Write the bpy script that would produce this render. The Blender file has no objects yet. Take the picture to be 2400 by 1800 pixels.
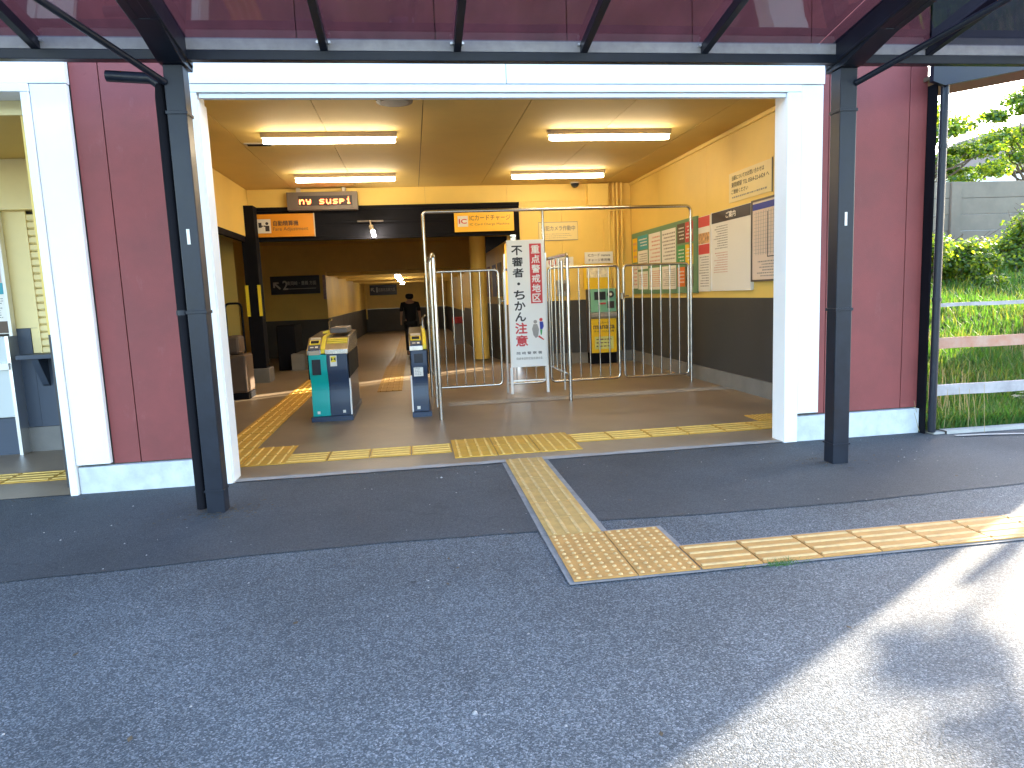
import bpy, bmesh, math, random
from mathutils import Vector, Matrix
random.seed(7)
R = math.radians
scene = bpy.context.scene
COL = scene.collection

# ------------------------------------------------------------------ camera, sky, sun, exposure
cam_data = bpy.data.cameras.new('camera')
cam_data.sensor_width = 36.0
cam_data.lens = 24.27
cam_data.clip_start = 0.05
cam_data.clip_end = 600
cam = bpy.data.objects.new('camera', cam_data)
COL.objects.link(cam)
right = Vector((0.989, -0.141, -0.040)).normalized()
fwd = Vector((0.135, 0.982, -0.130)).normalized()
right = (right - fwd * right.dot(fwd)).normalized()
up = right.cross(fwd)
m = Matrix((right, up, -fwd)).transposed().to_4x4()
m.translation = Vector((1.394, -5.202, 1.302))
cam.matrix_world = m
scene.camera = cam

SUN_AZ = R(31.8)      # counter-clockwise from +X : to the right and behind the building
SUN_EL = R(22.0)
world = bpy.data.worlds.new('World')
scene.world = world
world.use_nodes = True
wn = world.node_tree
for n in list(wn.nodes): wn.nodes.remove(n)
sky = wn.nodes.new('ShaderNodeTexSky')
sky.sky_type = 'NISHITA'
sky.sun_disc = False
sky.sun_elevation = SUN_EL
sky.sun_rotation = math.pi / 2 - SUN_AZ
sky.air_density = 1.0
sky.dust_density = 1.6
sky.ozone_density = 1.2
bgn = wn.nodes.new('ShaderNodeBackground'); bgn.inputs[1].default_value = 0.15
wo = wn.nodes.new('ShaderNodeOutputWorld')
wn.links.new(sky.outputs[0], bgn.inputs[0]); wn.links.new(bgn.outputs[0], wo.inputs[0])

sun_data = bpy.data.lights.new('sun', 'SUN')
sun_data.energy = 2.6
sun_data.angle = R(0.5)
sun_data.color = (1.0, 0.85, 0.64)
sun = bpy.data.objects.new('sun', sun_data)
COL.objects.link(sun)
sdir = Vector((math.cos(SUN_EL) * math.cos(SUN_AZ), math.cos(SUN_EL) * math.sin(SUN_AZ), math.sin(SUN_EL)))
sun.rotation_euler = sdir.to_track_quat('Z', 'Y').to_euler()
sun.location = sdir * 40

scene.view_settings.view_transform = 'Standard'
scene.view_settings.look = 'None'
scene.view_settings.gamma = 1.0
scene.view_settings.use_curve_mapping = False
scene.view_settings.exposure = 3.25
scene.cycles.max_bounces = 8
scene.cycles.diffuse_bounces = 5
scene.cycles.glossy_bounces = 3
scene.cycles.transparent_max_bounces = 16
scene.cycles.transmission_bounces = 4
scene.cycles.sample_clamp_indirect = 6
scene.cycles.use_denoising = True

# ------------------------------------------------------------------ materials
def mat(name, col, rough=.6, metal=0., var=0., vs=4., bump=0., bs=60., spec=.5, emit=None, es=0., col2=None, trans=0., grime=0., gc=(.30, .27, .24)):
    m = bpy.data.materials.new(name); m.use_nodes = True
    nt = m.node_tree; N = nt.nodes; L = nt.links
    b = N['Principled BSDF']
    b.inputs['Base Color'].default_value = (*col, 1)
    b.inputs['Roughness'].default_value = rough
    b.inputs['Metallic'].default_value = metal
    b.inputs['Specular IOR Level'].default_value = spec
    tc = N.new('ShaderNodeTexCoord')
    src = None
    if var > 0 or col2:
        nz = N.new('ShaderNodeTexNoise'); nz.inputs['Scale'].default_value = vs; nz.inputs['Detail'].default_value = 6
        nz.inputs['Roughness'].default_value = .62
        L.new(tc.outputs['Object'], nz.inputs['Vector'])
        cr = N.new('ShaderNodeValToRGB'); cr.color_ramp.elements[0].position = .33; cr.color_ramp.elements[1].position = .68
        c2 = col2 or tuple(min(1, c * (1 + var)) for c in col)
        c1 = col if col2 else tuple(c * (1 - var) for c in col)
        cr.color_ramp.elements[0].color = (*c1, 1); cr.color_ramp.elements[1].color = (*c2, 1)
        L.new(nz.outputs['Fac'], cr.inputs[0]); src = cr.outputs[0]
        L.new(src, b.inputs['Base Color'])
        rr = N.new('ShaderNodeMapRange'); rr.inputs['To Min'].default_value = max(0, rough - .12); rr.inputs['To Max'].default_value = min(1, rough + .12)
        L.new(nz.outputs['Fac'], rr.inputs['Value']); L.new(rr.outputs[0], b.inputs['Roughness'])
    if grime > 0:      # sparse specks, scuffs and runs with a shape of their own
        g = N.new('ShaderNodeTexNoise'); g.inputs['Scale'].default_value = 9; g.inputs['Detail'].default_value = 9; g.inputs['Roughness'].default_value = .8
        mp = N.new('ShaderNodeMapping'); mp.inputs['Scale'].default_value = (1, 1, .35)
        L.new(tc.outputs['Object'], mp.inputs[0]); L.new(mp.outputs[0], g.inputs['Vector'])
        gr = N.new('ShaderNodeValToRGB'); gr.color_ramp.elements[0].position = .58; gr.color_ramp.elements[1].position = .78
        gr.color_ramp.elements[0].color = (0, 0, 0, 1); gr.color_ramp.elements[1].color = (grime, grime, grime, 1)
        L.new(g.outputs['Fac'], gr.inputs[0])
        mx = N.new('ShaderNodeMixRGB'); mx.blend_type = 'MIX'
        mx.inputs['Color2'].default_value = (*gc, 1)
        if src: L.new(src, mx.inputs['Color1'])
        else: mx.inputs['Color1'].default_value = (*col, 1)
        L.new(gr.outputs[0], mx.inputs['Fac']); L.new(mx.outputs[0], b.inputs['Base Color'])
    if bump > 0:
        n2 = N.new('ShaderNodeTexNoise'); n2.inputs['Scale'].default_value = bs; n2.inputs['Detail'].default_value = 4
        L.new(tc.outputs['Object'], n2.inputs['Vector'])
        bp = N.new('ShaderNodeBump'); bp.inputs['Strength'].default_value = bump; bp.inputs['Distance'].default_value = .01
        L.new(n2.outputs['Fac'], bp.inputs['Height']); L.new(bp.outputs[0], b.inputs['Normal'])
    if emit:
        b.inputs['Emission Color'].default_value = (*emit, 1); b.inputs['Emission Strength'].default_value = es
    if trans:
        out = N['Material Output']; tr = N.new('ShaderNodeBsdfTranslucent'); ms = N.new('ShaderNodeMixShader')
        ms.inputs[0].default_value = trans
        tr.inputs[0].default_value = (min(1, col[0] * 2.2), min(1, col[1] * 1.9), col[2] * .7, 1)
        L.new(b.outputs[0], ms.inputs[1]); L.new(tr.outputs[0], ms.inputs[2]); L.new(ms.outputs[0], out.inputs[0])
    return m

def asphalt_mat(name, base, light, dark, agg, fleck, bump):
    """aggregate stones in bitumen, with broad worn patches"""
    m = bpy.data.materials.new(name); m.use_nodes = True
    nt = m.node_tree; N = nt.nodes; L = nt.links; b = N['Principled BSDF']
    b.inputs['Roughness'].default_value = .78
    tc = N.new('ShaderNodeTexCoord')
    vo = N.new('ShaderNodeTexVoronoi'); vo.inputs['Scale'].default_value = agg; vo.inputs['Randomness'].default_value = 1
    L.new(tc.outputs['Object'], vo.inputs['Vector'])
    bw = N.new('ShaderNodeSeparateColor'); L.new(vo.outputs['Color'], bw.inputs[0])
    cr = N.new('ShaderNodeValToRGB'); e = cr.color_ramp
    e.elements[0].position = 0; e.elements[0].color = (*dark, 1)
    e.elements[1].position = 1; e.elements[1].color = (*light, 1)
    x = e.elements.new(.55); x.color = (*base, 1)
    y = e.elements.new(1 - fleck); y.color = tuple(list((Vector(base) * .4 + Vector(light) * .6))) + (1,)
    L.new(bw.outputs[0], cr.inputs[0])
    nz = N.new('ShaderNodeTexNoise'); nz.inputs['Scale'].default_value = .8; nz.inputs['Detail'].default_value = 12; nz.inputs['Roughness'].default_value = .65
    L.new(tc.outputs['Object'], nz.inputs['Vector'])
    mr = N.new('ShaderNodeMapRange'); mr.inputs['From Min'].default_value = .3; mr.inputs['From Max'].default_value = .7
    mr.inputs['To Min'].default_value = .70; mr.inputs['To Max'].default_value = 1.28
    L.new(nz.outputs['Fac'], mr.inputs['Value'])
    mu = N.new('ShaderNodeVectorMath'); mu.operation = 'SCALE'
    L.new(cr.outputs[0], mu.inputs[0]); L.new(mr.outputs[0], mu.inputs['Scale'])
    # dark oily / gum spots
    sp = N.new('ShaderNodeTexVoronoi'); sp.inputs['Scale'].default_value = 2.2; L.new(tc.outputs['Object'], sp.inputs['Vector'])
    sr = N.new('ShaderNodeMapRange'); sr.inputs['From Min'].default_value = .02; sr.inputs['From Max'].default_value = .05
    sr.inputs['To Min'].default_value = .45; sr.inputs['To Max'].default_value = 1
    L.new(sp.outputs['Distance'], sr.inputs['Value'])
    m2 = N.new('ShaderNodeVectorMath'); m2.operation = 'SCALE'
    L.new(mu.outputs[0], m2.inputs[0]); L.new(sr.outputs[0], m2.inputs['Scale'])
    # thin wandering crack
    wv = N.new('ShaderNodeTexVoronoi'); wv.feature = 'DISTANCE_TO_EDGE'; wv.inputs['Scale'].default_value = .38
    dn = N.new('ShaderNodeTexNoise'); dn.inputs['Scale'].default_value = 2.5; dn.inputs['Detail'].default_value = 6
    L.new(tc.outputs['Object'], dn.inputs['Vector'])
    ad = N.new('ShaderNodeMixRGB'); ad.blend_type = 'LINEAR_LIGHT'; ad.inputs[0].default_value = .22
    L.new(tc.outputs['Object'], ad.inputs[1]); L.new(dn.outputs['Color'], ad.inputs[2]); L.new(ad.outputs[0], wv.inputs['Vector'])
    wr = N.new('ShaderNodeMapRange'); wr.inputs['From Min'].default_value = 0; wr.inputs['From Max'].default_value = .004
    wr.inputs['To Min'].default_value = .82; wr.inputs['To Max'].default_value = 1
    L.new(wv.outputs['Distance'], wr.inputs['Value'])
    m3 = N.new('ShaderNodeVectorMath'); m3.operation = 'SCALE'
    L.new(m2.outputs[0], m3.inputs[0]); L.new(wr.outputs[0], m3.inputs['Scale'])
    L.new(m3.outputs[0], b.inputs['Base Color'])
    bp = N.new('ShaderNodeBump'); bp.inputs['Strength'].default_value = bump; bp.inputs['Distance'].default_value = .004; bp.invert = True
    L.new(vo.outputs['Distance'], bp.inputs['Height']); L.new(bp.outputs[0], b.inputs['Normal'])
    return m

M = {}
M['asphalt'] = asphalt_mat('old_asphalt', (.066, .084, .100), (.24, .26, .285), (.034, .042, .050), 195, .045, .55)
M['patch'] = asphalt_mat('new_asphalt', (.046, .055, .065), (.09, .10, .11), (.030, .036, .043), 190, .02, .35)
M['floor'] = mat('lobby_concrete', (.25, .19, .13), .42, var=.22, vs=1.6, bump=.15, bs=40, grime=.25)
M['joint'] = mat('light_mortar', (.33, .32, .31), .8, var=.15, vs=6, bump=.2)
M['white'] = mat('white_paint', (.84, .84, .83), .45, var=.03, vs=2, grime=.06)
M['seam'] = mat('dark_seam', (.10, .09, .08), .8)
M['maroon'] = mat('maroon_paint', (.228, .050, .046), .62, var=.14, vs=2.2, bump=.15, bs=160, grime=.30, gc=(.36, .17, .16))
M['plinth'] = mat('pale_mortar', (.58, .62, .63), .85, var=.14, vs=7, bump=.3, bs=50, grime=.3)
M['black'] = mat('navy_black_steel', (.010, .014, .024), .38, var=.2, vs=8, spec=.35)
M['dark'] = mat('dark_steel', (.006, .006, .009), .7, var=.2, vs=6, spec=.12)
M['gutter'] = mat('grey_gutter', (.34, .33, .32), .6, var=.12, vs=14, bump=.1)
M['yellow_wall'] = mat('cream_yellow_paint', (.82, .585, .15), .55, var=.05, vs=1.2, grime=.10)
M['corr_wall'] = mat('ochre_corridor_paint', (.76, .53, .13), .55, var=.08, vs=1.5, grime=.1)
M['pale_yellow'] = mat('pale_cream_paint', (.80, .665, .32), .5, var=.04, vs=2)
M['ceiling'] = mat('ceiling_board', (.64, .455, .14), .75, var=.06, vs=1.1, grime=.08)
M['dado'] = mat('charcoal_dado', (.050, .048, .047), .55, var=.1, vs=2.5, grime=.06)
M['dado_blue'] = mat('slate_dado', (.045, .062, .095), .55, var=.1, vs=2.5)
M['skirt'] = mat('mortar_skirting', (.20, .19, .175), .8, var=.12, vs=4, bump=.15)
M['tile_out'] = mat('ochre_tactile_tile', (.47, .25, .07), .7, var=.16, vs=9, bump=.25, bs=120, grime=.35)
M['tile_pale'] = mat('worn_cream_tactile_tile', (.52, .325, .10), .7, var=.16, vs=10, bump=.25, bs=120, grime=.4)
M['relief_out'] = mat('worn_ochre_relief', (.57, .385, .165), .7, var=.15, vs=20)
M['relief_in'] = mat('worn_yellow_relief', (.74, .50, .14), .6, var=.15, vs=20)
M['tile_in'] = mat('yellow_tactile_tile', (.60, .34, .045), .55, var=.12, vs=7, grime=.3)
M['steel'] = mat('brushed_stainless', (.62, .60, .57), .22, metal=1, var=.06, vs=12)
M['alu'] = mat('aluminium', (.72, .73, .74), .32, metal=.9)
M['paper'] = mat('white_sheet', (.80, .78, .72), .6)
M['ink'] = mat('black_print', (.03, .03, .035), .6)
M['greyprint'] = mat('grey_print', (.30, .28, .26), .7)
M['redprint'] = mat('red_print', (.62, .05, .06), .5)
M['orange'] = mat('orange_sign', (.70, .28, .01), .4)
M['amber'] = mat('amber_sign', (.85, .45, .02), .4, emit=(1, .50, .03), es=.02)
M['navy'] = mat('navy_sign', (.012, .016, .04), .4)
M['green'] = mat('green_board', (.15, .29, .16), .6)
M['teal'] = mat('teal_panel', (.0, .42, .40), .32)
M['gate_navy'] = mat('gate_navy', (.028, .05, .10), .35)
M['yel'] = mat('signal_yellow', (.86, .66, .03), .45)
M['mach_yel'] = mat('machine_yellow', (.90, .60, .015), .4)
M['mint'] = mat('mint_panel', (.20, .50, .36), .4)
M['screen'] = mat('dark_glass', (.03, .035, .045), .12)
M['lamp'] = mat('lit_tube', (1, .95, .85), .4, emit=(1.0, .84, .58), es=6.8)
M['spotglow'] = mat('lit_bulb', (1, .95, .9), .4, emit=(1.0, .86, .66), es=17)
M['led_red'] = mat('led_red', (.3, .02, .01), .5, emit=(1.0, .13, .03), es=2.6)
M['led_case'] = mat('brown_grey_case', (.12, .095, .08), .45)
M['fixture'] = mat('cream_fixture', (.50, .42, .32), .5)
M['skin'] = mat('skin', (.42, .24, .16), .55)
M['shirt'] = mat('black_cotton', (.012, .012, .016), .85, var=.2, vs=20)
M['trouser'] = mat('dark_trousers', (.02, .02, .025), .85)
M['hair'] = mat('black_hair', (.008, .007, .007), .6, bump=.4, bs=120)
M['wood'] = mat('reddish_timber', (.46, .20, .12), .75, var=.3, vs=7, bump=.3, bs=30, col2=(.50, .33, .25))
M['oldwood'] = mat('grey_timber', (.40, .37, .37), .8, var=.2, vs=6, bump=.3, bs=30)
M['soil'] = mat('soil', (.055, .06, .025), .95, var=.3, vs=5, bump=.4, bs=12)
M['blockwall'] = mat('concrete_panels', (.22, .19, .14), .85, var=.16, vs=1.3, bump=.2, bs=20, grime=.3)
M['curb'] = mat('kerb_concrete', (.42, .41, .38), .85, var=.15, vs=6, bump=.2)
M['leafA'] = mat('leaf_green', (.10, .19, .02), .5, trans=.55)
M['leafB'] = mat('leaf_yellow_green', (.22, .30, .025), .5, trans=.6)
M['leafC'] = mat('leaf_deep_green', (.04, .10, .025), .5, trans=.4)
M['grassA'] = mat('grass_blade', (.055, .15, .028), .6, trans=.4)
M['grassB'] = mat('pale_grass_blade', (.13, .18, .045), .6, trans=.35)
M['bark'] = mat('bark', (.12, .09, .06), .9, var=.3, vs=9, bump=.5, bs=25)
M['brown'] = mat('brown_cabinet', (.11, .07, .045), .6, var=.15, vs=5)
M['tan'] = mat('tan_render', (.45, .33, .16), .8, var=.1, vs=3)
M['roof'] = mat('brown_roof', (.10, .07, .05), .8, var=.2, vs=4)
M['cyanp'] = mat('cyan_print', (.05, .35, .42), .6)
M['yelp'] = mat('yellow_print', (.85, .55, .02), .6)
M['orangep'] = mat('orange_print', (.80, .20, .03), .6)
M['bluep'] = mat('blue_print', (.03, .05, .35), .6)
M['greenp'] = mat('green_print', (.05, .35, .10), .6)
M['palered'] = mat('pale_red_ink', (.62, .30, .24), .6)
M['brass'] = mat('brass_lock', (.4, .34, .25), .35, metal=.8)

def canopy_glass():
    m = bpy.data.materials.new('smoked_polycarbonate'); m.use_nodes = True
    N = m.node_tree.nodes; L = m.node_tree.links
    for n in list(N): N.remove(n)
    out = N.new('ShaderNodeOutputMaterial'); ms = N.new('ShaderNodeMixShader')
    tr = N.new('ShaderNodeBsdfTransparent'); tr.inputs[0].default_value = (.64, .60, .67, 1)
    gl = N.new('ShaderNodeBsdfGlossy'); gl.inputs['Roughness'].default_value = .045
    fr = N.new('ShaderNodeFresnel'); fr.inputs[0].default_value = 1.7
    tc = N.new('ShaderNodeTexCoord'); nz = N.new('ShaderNodeTexNoise'); nz.inputs['Scale'].default_value = 1.6
    L.new(tc.outputs['Object'], nz.inputs['Vector'])
    bp = N.new('ShaderNodeBump'); bp.inputs['Strength'].default_value = .25; bp.inputs['Distance'].default_value = .02
    L.new(nz.outputs['Fac'], bp.inputs['Height']); L.new(bp.outputs[0], gl.inputs['Normal'])
    dn = N.new('ShaderNodeTexNoise'); dn.inputs['Scale'].default_value = 5; dn.inputs['Detail'].default_value = 9; dn.inputs['Roughness'].default_value = .7
    mpp = N.new('ShaderNodeMapping'); mpp.inputs['Scale'].default_value = (1, .25, 1); L.new(tc.outputs['Object'], mpp.inputs[0]); L.new(mpp.outputs[0], dn.inputs['Vector'])
    cr = N.new('ShaderNodeValToRGB'); cr.color_ramp.elements[0].position = .35; cr.color_ramp.elements[1].position = .7
    cr.color_ramp.elements[0].color = (.56, .52, .58, 1); cr.color_ramp.elements[1].color = (.44, .41, .46, 1)
    L.new(dn.outputs['Fac'], cr.inputs[0]); L.new(cr.outputs[0], tr.inputs[0])
    ge = N.new('ShaderNodeNewGeometry'); mf = N.new('ShaderNodeMath'); mf.operation = 'SUBTRACT'; mf.inputs[0].default_value = 1
    mg = N.new('ShaderNodeMath'); mg.operation = 'MULTIPLY'
    L.new(ge.outputs['Backfacing'], mf.inputs[1]); L.new(mf.outputs[0], mg.inputs[0]); L.new(fr.outputs[0], mg.inputs[1])
    L.new(mg.outputs[0], ms.inputs[0]); L.new(tr.outputs[0], ms.inputs[1]); L.new(gl.outputs[0], ms.inputs[2])
    L.new(ms.outputs[0], out.inputs[0])
    return m
M['glass'] = canopy_glass()

# ------------------------------------------------------------------ mesh helpers
class MB:
    def __init__(s): s.v = []; s.f = []; s.sm = []
    def add(s, vs, fs, smooth=False):
        o = len(s.v); s.v += [tuple(p) for p in vs]
        for q in fs: s.f.append(tuple(o + i for i in q)); s.sm.append(smooth)
        return s
    def box(s, x0, x1, y0, y1, z0, z1):
        return s.add([(x, y, z) for x in (x0, x1) for y in (y0, y1) for z in (z0, z1)],
                     [(0, 1, 3, 2), (4, 6, 7, 5), (0, 4, 5, 1), (2, 3, 7, 6), (0, 2, 6, 4), (1, 5, 7, 3)])
    def bar(s, a, b, w, h, upv=(0, 0, 1)):
        a = Vector(a); b = Vector(b); d = (b - a).normalized(); u = Vector(upv)
        r = d.cross(u).normalized() * w / 2; u = r.cross(d).normalized() * h / 2
        ps = [p + i * r + j * u for p in (a, b) for i, j in ((-1, -1), (1, -1), (1, 1), (-1, 1))]
        return s.add(ps, [(0, 3, 2, 1), (4, 5, 6, 7), (0, 1, 5, 4), (1, 2, 6, 5), (2, 3, 7, 6), (3, 0, 4, 7)])
    def tube(s, pts, r, n=10, cap=True, r2=None):
        pts = [Vector(p) for p in pts]; rings = []; prev = None
        for i, p in enumerate(pts):
            d = (pts[min(i + 1, len(pts) - 1)] - pts[max(i - 1, 0)]).normalized()
            if prev is None:
                a = Vector((0, 0, 1)) if abs(d.z) < .9 else Vector((1, 0, 0))
                x = d.cross(a).normalized()
            else: x = (prev - d * prev.dot(d)).normalized()
            prev = x; y = d.cross(x)
            rr = r if r2 is None else r + (r2 - r) * i / (len(pts) - 1)
            rings.append([p + (x * math.cos(t) + y * math.sin(t)) * rr for t in [2 * math.pi * k / n for k in range(n)]])
        vs = [q for rg in rings for q in rg]
        fs = [(i * n + k, i * n + (k + 1) % n, (i + 1) * n + (k + 1) % n, (i + 1) * n + k) for i in range(len(rings) - 1) for k in range(n)]
        s.add(vs, fs, True)
        if cap:
            s.add(rings[0], [tuple(reversed(range(n)))]); s.add(rings[-1], [tuple(range(n))])
        return s
    def prism(s, prof, axis, a, b):
        """profile of 2-D points extruded along axis (0:x with (y,z), 1:y with (x,z), 2:z with (x,y))"""
        def P(u, v, t): return {0: (t, u, v), 1: (u, t, v), 2: (u, v, t)}[axis]
        n = len(prof); vs = [P(u, v, a) for u, v in prof] + [P(u, v, b) for u, v in prof]
        return s.add(vs, [tuple(range(n)), tuple(reversed(range(n, 2 * n)))] + [(i, i + n, (i + 1) % n + n, (i + 1) % n) for i in range(n)])
    def cone(s, c, r0, r1, h, n=8):
        x, y, z = c
        vs = [(x + r0 * math.cos(t), y + r0 * math.sin(t), z) for t in [2 * math.pi * k / n for k in range(n)]]
        vs += [(x + r1 * math.cos(t), y + r1 * math.sin(t), z + h) for t in [2 * math.pi * k / n for k in range(n)]]
        return s.add(vs, [(k, (k + 1) % n, n + (k + 1) % n, n + k) for k in range(n)] + [tuple(range(n, 2 * n))], True)
    def mesh(s, name):
        me = bpy.data.meshes.new(name); me.from_pydata(s.v, [], s.f)
        me.polygons.foreach_set('use_smooth', s.sm); me.update()
        bm = bmesh.new(); bm.from_mesh(me); bmesh.ops.recalc_face_normals(bm, faces=bm.faces[:]); bm.to_mesh(me); bm.free()
        return me
    def build(s, name, m, parent=None, bevel=0, seg=2, label=None):
        me = s.mesh(name); me.materials.append(m)
        return link(name, me, parent, bevel, seg, label)

def link(name, me, parent=None, bevel=0, seg=2, label=None):
    o = bpy.data.objects.new(name, me); COL.objects.link(o)
    if parent: set_parent(o, parent)
    if bevel:
        b = o.modifiers.new('bevel', 'BEVEL'); b.width = bevel; b.segments = seg; b.limit_method = 'ANGLE'; b.angle_limit = R(40)
    if label: o['label'] = label
    return o
def world_loc(p):
    v = Vector(p.location)
    return v
def set_parent(o, p):
    o.parent = p
    if p.type == 'EMPTY': o.matrix_parent_inverse = Matrix.Translation(-Vector(p.location))
def thing(name, label, cat, loc=(0, 0, 0), group=None):
    o = bpy.data.objects.new(name, None); COL.objects.link(o); o.location = loc; o.empty_display_size = .1
    o['label'] = label; o['category'] = cat
    if group: o['group'] = group
    return o
def tag(o, label, cat, group=None):
    o['label'] = label; o['category'] = cat
    if group: o['group'] = group
    return o
def struct(o): o['kind'] = 'structure'; return o
def stuff(o): o['kind'] = 'stuff'; return o
def B(*a): return MB().box(*a)
def copy_thing(root, delta, label):
    r = root.copy(); COL.objects.link(r); r.location = Vector(root.location) + Vector(delta); r['label'] = label
    for ch in [c for c in root.children]:
        c = ch.copy(); COL.objects.link(c); c.parent = r; c.matrix_parent_inverse = ch.matrix_parent_inverse.copy()
        for g in ch.children:
            d = g.copy(); COL.objects.link(d); d.parent = c; d.matrix_parent_inverse = g.matrix_parent_inverse.copy()
    return r

def txt(s, cx, cy, cz, w, h, mt, parent, face='F', bold=0., spacing=1.0, lines=1.0, extrude=0.0, name='lettering'):
    """flat lettering fitted into a w x h box centred on (cx, cy, cz); face F looks towards -Y, R towards -X"""
    cu = bpy.data.curves.new(name, 'FONT'); cu.body = s; cu.align_x = 'CENTER'; cu.align_y = 'CENTER'
    cu.size = 1; cu.offset = min(bold, .001); cu.space_character = spacing; cu.space_line = lines; cu.resolution_u = 3
    tmp = bpy.data.objects.new('tmp', cu); COL.objects.link(tmp)
    me = bpy.data.meshes.new_from_object(tmp)
    bpy.data.objects.remove(tmp); bpy.data.curves.remove(cu)
    xs = [v.co.x for v in me.vertices] or [0, 1]; ys = [v.co.y for v in me.vertices] or [0, 1]
    x0, x1, y0, y1 = min(xs), max(xs), min(ys), max(ys)
    sx = w / max(1e-6, x1 - x0); sy = h / max(1e-6, y1 - y0)
    for v in me.vertices:
        a = (v.co.x - (x0 + x1) / 2) * sx; b = (v.co.y - (y0 + y1) / 2) * sy
        v.co = (cx + a, cy, cz + b) if face == 'F' else (cx, cy - a, cz + b)
    if bold > .003:
        base = [tuple(v.co) for v in me.vertices]; fs = [tuple(p.vertices) for p in me.polygons]; k = bold * (h / max(1e-6, y1 - y0)) * .9
        vv, ff = [], []
        for i, (dx, dz) in enumerate(((-1, 0), (1, 0), (0, 1), (0, -1), (0, 0))):
            o = len(vv); dd = -.00015 * i
            vv += [(a + dx * k, b + dd, c + dz * k) if face == 'F' else (a + dd, b + dx * k, c + dz * k) for a, b, c in base]
            ff += [tuple(o + q for q in p) for p in fs]
        bpy.data.meshes.remove(me); me = bpy.data.meshes.new(name); me.from_pydata(vv, [], ff)
    me.name = name; me.materials.clear(); me.materials.append(mt); me.update()
    return link(name, me, parent)

def bars(parent, face, plane, u0, u1, z0, z1, rows, mt, ragged=.3, fill=.45, name='small_print'):
    """unreadable small print: rows of short strokes, 1 mm proud of the sheet"""
    mb = MB(); dz = (z1 - z0) / rows
    for i in range(rows):
        zc = z1 - dz * (i + .5); u = u0; e = u1 - random.random() * ragged * (u1 - u0)
        while u < e:
            l = random.uniform(.35, 1.1) * dz; hh = dz * fill * random.uniform(.7, 1.0)
            a, b = u, min(e, u + l)
            if face == 'F': mb.box(a, b, plane - .001, plane, zc - hh / 2, zc + hh / 2)
            else: mb.box(plane - .001, plane, a, b, zc - hh / 2, zc + hh / 2)
            u += l + .35 * dz
    return stuff(mb.build(name, mt, parent))

# ------------------------------------------------------------------ ground
g = MB()
g.add([(-90, -90, 0), (90, -90, 0), (90, .02, 0), (-90, .02, 0)], [(0, 1, 2, 3)])
ground = struct(g.build('road', M['asphalt']))
# newer, darker asphalt band along the station front, edge slightly wandering
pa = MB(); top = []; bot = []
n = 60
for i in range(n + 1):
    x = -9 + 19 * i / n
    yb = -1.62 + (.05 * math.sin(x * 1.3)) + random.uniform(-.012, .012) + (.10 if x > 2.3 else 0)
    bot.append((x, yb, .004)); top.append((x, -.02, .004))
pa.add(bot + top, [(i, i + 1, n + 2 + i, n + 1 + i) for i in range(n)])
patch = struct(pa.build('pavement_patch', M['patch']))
# loose grit and litter specks on the asphalt
gr = MB()
for i in range(300):
    x = random.uniform(-2.5, 6.5); y = random.uniform(-4.3, -.05); s = random.uniform(.002, .005) * (1 if random.random() < .95 else 1.8)
    z = .004 if y > -1.6 else 0
    gr.add([(x - s, y - s, z), (x + s, y - s * .8, z), (x + s * .7, y + s, z), (x - s, y + s * .6, z), (x, y, z + s)], [(0, 1, 4), (1, 2, 4), (2, 3, 4), (3, 0, 4)])
stuff(gr.build('grit', M['joint']))

lt_ = MB()
for i in range(420):
    k = i % 6
    if k < 2: cx, cy = random.gauss(.09, .16), random.gauss(-.74, .10)
    elif k == 2: cx, cy = random.gauss(4.35, .16), random.gauss(-.72, .10)
    elif k < 5: cx, cy = random.choice([random.uniform(-3, 0), random.uniform(4.3, 5.6), random.uniform(0, 4.4)]), -.06 - abs(random.gauss(0, .07))
    else: cx, cy = random.uniform(-2.5, 6), random.uniform(-4, -.2)
    s = random.uniform(.003, .009); a = random.uniform(0, 6.28); z = .0045 if cy > -1.55 else .0005
    p = [(cx + s * math.cos(a + t) * (1 if j % 2 else 1.9), cy + s * math.sin(a + t) * (1 if j % 2 else 1.9), z + random.random() * .004) for j, t in enumerate((0, 1.57, 3.14, 4.71))]
    lt_.add(p, [(0, 1, 2, 3)])
stuff(lt_.build('leaf_litter', mat('dry_litter', (.10, .075, .045), .9, var=.5, vs=30)))
tf = MB()
for i in range(110):
    x = random.gauss(3.02, .06); y = -2.325 + random.gauss(0, .010); a = random.uniform(0, 6.28); h = random.uniform(.012, .035); w_ = .0022
    tf.add([(x - w_, y, .0), (x + w_, y, 0), (x + math.cos(a) * h * .8, y + math.sin(a) * h * .8, h)], [(0, 1, 2)])
stuff(tf.build('weed_tuft', mat('moss_green', (.06, .14, .03), .8)))

def tile_mesh(kind, s, m, name='tactile_tile', bars_n=4):
    mb = MB(); t = .006; q = s / 2 - .003
    mb.box(-q, q, -q, q, 0, t)
    if kind == 'dot':
        for i in range(6):
            for j in range(6):
                mb.cone((-q + s * (i + .5) / 6 * .985, -q + s * (j + .5) / 6 * .985, t), .012, .006, .005, 7)
    else:
        for i in range(bars_n):
            u = -q + 2 * q * (i + .5) / bars_n
            w = .010
            if kind == 'y': mb.prism([(u - w, t), (u + w, t), (u + w * .6, t + .005), (u - w * .6, t + .005)], 1, -q * .93, q * .93)
            else: mb.prism([(u - w, t), (u + w, t), (u + w * .6, t + .005), (u - w * .6, t + .005)], 0, -q * .93, q * .93)
    me = mb.mesh(name); me.materials.append(m); me.materials.append(M['relief_in'] if m is M['tile_in'] else M['relief_out'])
    for p in me.polygons:
        if p.center.z > t + .0005: p.material_index = 1
    return me
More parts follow.
